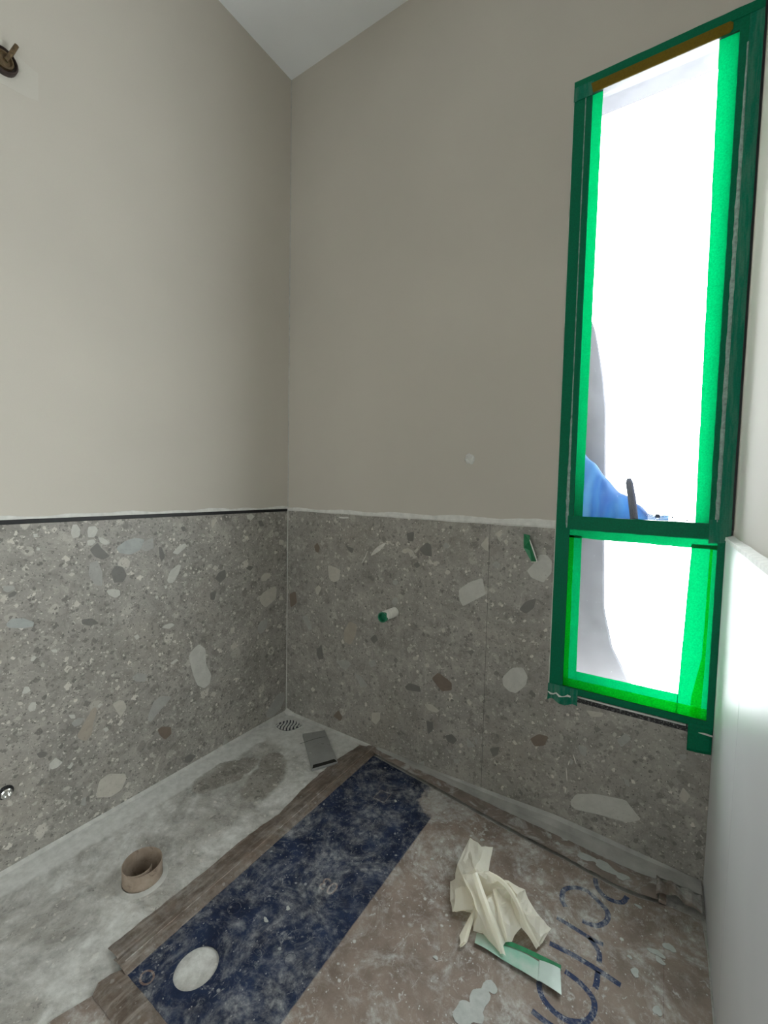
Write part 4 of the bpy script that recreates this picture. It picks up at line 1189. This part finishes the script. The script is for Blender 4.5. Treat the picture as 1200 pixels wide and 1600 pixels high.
b2.obj('paper_upstand', simple('grey_dusty_paper', (.38, .375, .355), .8, .22, 16), bs, solid=.0006)
for i, (x, y, r, sx, sy) in enumerate(((1.189, -.060, .0075, 1.2, .7), (1.177, -.088, .005, 1, 1), (1.253, -.093, .016, 1.6, .7), (1.300, -.098, .020, 1.5, .7), (1.34, -.105, .012, 1.4, .8), (1.15, -.07, .004, 1, 1))):
    blob(x, y, r, .0146 + i * .0001, sx, sy, .0007, 14, 50 + i).obj('paint_splat', M['paint_splat'], bs)
# curled torn end by the right wall
def tear(u, v):
    x = 1.415 + .094 * u; y = -.128 + .075 * v + .030 * u * (1 - v) + .014 * math.sin(5 * u) * (1 - v)
    z = .0150 + .016 * math.sin(math.pi * (.25 + .75 * v)) * (1 - .4 * u) + .004 * math.sin(17 * u + 2 * v)
    return (x, y, z)
B().grid(tear, 14, 8).obj('torn_end', M['card_plaster'], bs, solid=.0025)
B().box(1.421, 1.437, -.122, -.098, .0052, .0135).obj('torn_ply', M['card'], bs)

# ================================================================== LOOSE THINGS ON THE FLOOR
# kraft tube in the soil pipe
tb = tag(empty('cardboard_tube', (HX, HY, 0)), 'brown cardboard tube standing in the round floor opening', 'tube')
b = B(); n = 48; vs = []
def tr_(a, k2): return .0455 + .0016 * math.sin(2 * a + .6) + k2
for i in range(n):
    a = 2 * math.pi * i / n
    zt = .044 + .003 * math.cos(a - 2.2)
    for r, z in ((-.0015, -.06), (-.0015, zt), (0, zt), (.0002, .0015)):
        vs.append((HX + tr_(a, r) * math.cos(a), HY + tr_(a, r) * math.sin(a), z) if z > 0 else (HX + .0405 * math.cos(a), HY + .0405 * math.sin(a), z))
b.add(vs, [(4 * i + j, 4 * i + j + 1, (4 * (i + 1) + j + 1) % (4 * n), (4 * (i + 1) + j) % (4 * n)) for i in range(n) for j in range(3)])
b.obj('tube_wall', M['tube'], tb)
b = B(); vs = []; n = 18
for i in range(n + 1):
    a = math.radians(-75 + 100 * i / n); r = .0440 - .019 * (i / n) ** 1.3
    for z, dr in ((-.01, 0), (.0445, 0), (.0445, -.0011), (-.01, -.0011)):
        vs.append((HX + .003 + (r + dr) * math.cos(a), HY + (r + dr) * math.sin(a), z))
b.add(vs, [(4 * i + j, 4 * i + (j + 1) % 4, 4 * (i + 1) + (j + 1) % 4, 4 * (i + 1) + j) for i in range(n) for j in range(4)])
b.obj('inner_flap', M['tube'], tb)
b = B().lathe((HX, HY, 0), (0, 0, 1), [(.0475, .004), (.0525, .0025), (.060, .0004)], 32)
b.obj('plaster_collar', M['fillet'], tb, smooth=True)

# corner drain: leaf-shaped grate with wavy bars
dr = tag(empty('floor_drain', (.090, -.078, 0)), 'small leaf-shaped drain grate with wavy slots in the corner', 'drain')
dc_ = Vector((.0915, -.076, 0)); ax1 = Vector((.105, .070, 0)).normalized(); ax2 = Vector((-ax1.y, ax1.x, 0))
La, Lb = .056, .043
def half(t): return Lb * math.cos(t * math.pi / 2) ** .8 if abs(t) < 1 else 0
pts = [dc_ + ax1 * La * t + ax2 * half(t) for t in [i / 12 - 1 for i in range(25)]] + [dc_ + ax1 * La * t - ax2 * half(t) for t in [1 - i / 12 for i in range(1, 24)]]
B().prism([(p.x, p.y, .0006) for p in pts], (0, 0, .0008)).obj('drain_plate', M['slot'], dr)
for i in range(8):
    t0 = -.84 + i * .24
    hw = half(t0) * .97
    if hw < .006: continue
    b = B(); vs = []
    for j in range(13):
        s_ = -1 + 2 * j / 12
        c0 = dc_ + ax1 * (La * t0 + .0030 * math.sin(s_ * 3.2)) + ax2 * (hw * s_)
        for sg in (-1, 1):
            q = c0 + ax1 * (.0040 * sg)
            vs += [(q.x, q.y, .0014), (q.x, q.y, .0034)]
    b.add(vs, [(4 * j + a, 4 * j + c, 4 * (j + 1) + c, 4 * (j + 1) + a) for j in range(12) for a, c in ((0, 1), (1, 3), (3, 2))])
    b.obj('grate_bar', M['grate'], dr)
b = B(); vs = []
P2 = pts + [pts[0]]
n = len(pts)
for i in range(n):
    p = pts[i]; dd = (p - dc_); q = dc_ + dd * 1.10
    vs += [(p.x, p.y, .0024), (q.x, q.y, .0012)]
b.add(vs, [(2 * i, 2 * i + 1, (2 * i + 3) % (2 * n), (2 * i + 2) % (2 * n)) for i in range(n)])
b.obj('grate_rim', M['grate'], dr)

# grey tile offcut lying by the drain
pp = [(.195, -.099), (.251, -.026), (.426, -.156), (.377, -.241)]
oc = tag(empty('tile_offcut', (.312, -.13, 0)), 'grey rectangular tile offcut lying on the floor near the drain', 'tile offcut')
b = B().prism([(x, y, .0008) for x, y in pp], (0, 0, .0105)); b.obj('slab', M['offcut'], oc, bevel=.0012)
ribbon([(.236, -.155), (.262, -.095), (.285, -.062)], .0022, .0117).obj('chipped_line', M['dark_hole'], oc)
b = B().prism([(.377, -.239, .0114), (.424, -.157, .0114), (.405, -.152, .0114), (.395, -.172, .0114), (.385, -.190, .0114), (.365, -.222, .0114)], (0, 0, .0002)); b.obj('chipped_edge', M['dark_hole'], oc)
blob(.310, -.176, .0035, .0115, 1, 1, .0006, 10, 3).obj('paint_splat', M['paint_splat'], oc)

# crumpled cream film
cf = tag(empty('crumpled_film', (1.09, -.39, 0)), 'crumpled ball of cream masking film lying on the brown board', 'film')
FACES = dict(
    hood=['a b h', 'h b c d e', 'h e f g a', 'e v f'],
    left_lobe=['g f i j k', 'k j m l', 'l m j i n o p r'],
    low_lobe=['r p q', 'p o s t u q'],
    front_strip=['f v w A B', 'A w x z', 'z x y', 'i f B n', 'n B A W s o'],
    middle_fold=['e d C v', 'v C ae I', 'C D af ae', 'af D E F', 'ae af F G', 'I ae G H', 'v I H w'],
    inner_fold=['H G O w', 'G F ac O', 'F E J ac', 'ac J K ad', 'O ac ad N', 'N ad K L', 'w O N M x', 'N L M'],
    right_wing=['E P Q J', 'D P E', 'J Q R U', 'J U K', 'U R S ag', 'K U ag T', 'ag S T'],
    lower_leg=['W s Z', 's Z Y', 'W A ab', 's X Y', 'W X s'],
    under_fold=['A z aa ab', 'z y aa'])
rr2 = random.Random(77)
for nm, lst in FACES.items():
    bm = bmesh.new(); vm = {}
    for fc in lst:
        ks = fc.split()
        for q in ks:
            if q not in vm:
                vm[q] = bm.verts.new(Vector(GV[q]) + Vector((0, 0, .004)))
        if len(ks) > 3:
            c_ = sum((vm[q].co for q in ks), Vector()) / len(ks)
            cv = bm.verts.new(c_ + Vector((0, 0, rr2.uniform(-.006, .004))))
            for q1, q2 in zip(ks, ks[1:] + ks[:1]):
                try: bm.faces.new((vm[q1], vm[q2], cv))
                except ValueError: pass
        else:
            try: bm.faces.new([vm[q] for q in ks])
            except ValueError: pass
    bmesh.ops.subdivide_edges(bm, edges=bm.edges[:], cuts=2, use_grid_fill=True)
    for v in bm.verts:
        if not any(abs((v.co - w_.co).length) < 1e-6 for w_ in ()):
            v.co += Vector((math.sin(v.co.y * 190 + v.co.z * 120) * .0010, math.sin(v.co.x * 170) * .0010, math.sin(v.co.x * 230 + v.co.y * 150) * .0014))
            v.co.z = max(v.co.z, BZ + .002)
    bm.verts.index_update()
    V_ = [tuple(v.co) for v in bm.verts]; F_ = [tuple(v.index for v in f.verts) for f in bm.faces]
    bm.free()
    o = mesh_obj(nm, V_, F_, M['cream'], cf, smooth=False)

# turned hems along the folds of the film
for nm, P_ in HEMS.items():
    b = B(); vs = []
    L_ = smooth_path([p[0] for p in P_], 5); R2 = smooth_path([p[1] for p in P_], 5)
    for a_, c_ in zip(L_, R2):
        mid = (a_ + c_) / 2 + Vector((0, 0, .003))
        vs += [tuple(a_ + Vector((0, 0, .004))), tuple(mid + Vector((0, 0, .004))), tuple(c_ + Vector((0, 0, .004)))]
    b.add(vs, [(3 * i + j, 3 * i + j + 1, 3 * i + j + 4, 3 * i + j + 3) for i in range(len(L_) - 1) for j in range(2)])
    b.obj('hem_fold', M['cream'], cf)

# folded strip of pale green tape under the film
gs = tag(empty('tape_offcut', (1.17, -.45, 0)), 'folded pale green tape strip lying under the crumpled cream film', 'tape')
def band(pts_up, pts_lo, zf, name, mat, th=.0008):
    b = B(); U = smooth_path([Vector((x, y, 0)) for x, y in pts_up], 5); L_ = smooth_path([Vector((x, y, 0)) for x, y in pts_lo], 5)
    vs = []
    for i, (a, c) in enumerate(zip(U, L_)):
        t = i / (len(U) - 1)
        for q in (0, .5, 1):
            p = a.lerp(c, q); vs.append((p.x, p.y, zf(t, q)))
    b.add(vs, [(3 * i + j, 3 * i + j + 1, 3 * i + j + 4, 3 * i + j + 3) for i in range(len(U) - 1) for j in range(2)])
    return b.obj(name, mat, gs, solid=th)
band([(1.075, -.452), (1.110, -.444), (1.160, -.436), (1.212, -.435)], [(1.080, -.478), (1.120, -.476), (1.165, -.476), (1.217, -.476)], lambda t, q: .0085 + .003 * q + .001 * math.sin(9 * t), 'tape_strip', M['pale_green'])
band([(1.209, -.434), (1.232, -.430), (1.250, -.427)], [(1.216, -.476), (1.240, -.477), (1.262, -.477)], lambda t, q: .0125 + .002 * math.sin(3 * t) + .001 * q, 'folded_end', simple('white_green_tape_end', (.50, .60, .55), .35, .08, 20))
band([(1.130, -.436), (1.180, -.427), (1.250, -.420)], [(1.134, -.442), (1.182, -.434), (1.252, -.428)], lambda t, q: .0145 - .004 * q, 'tape_edge', M['deep_green'])
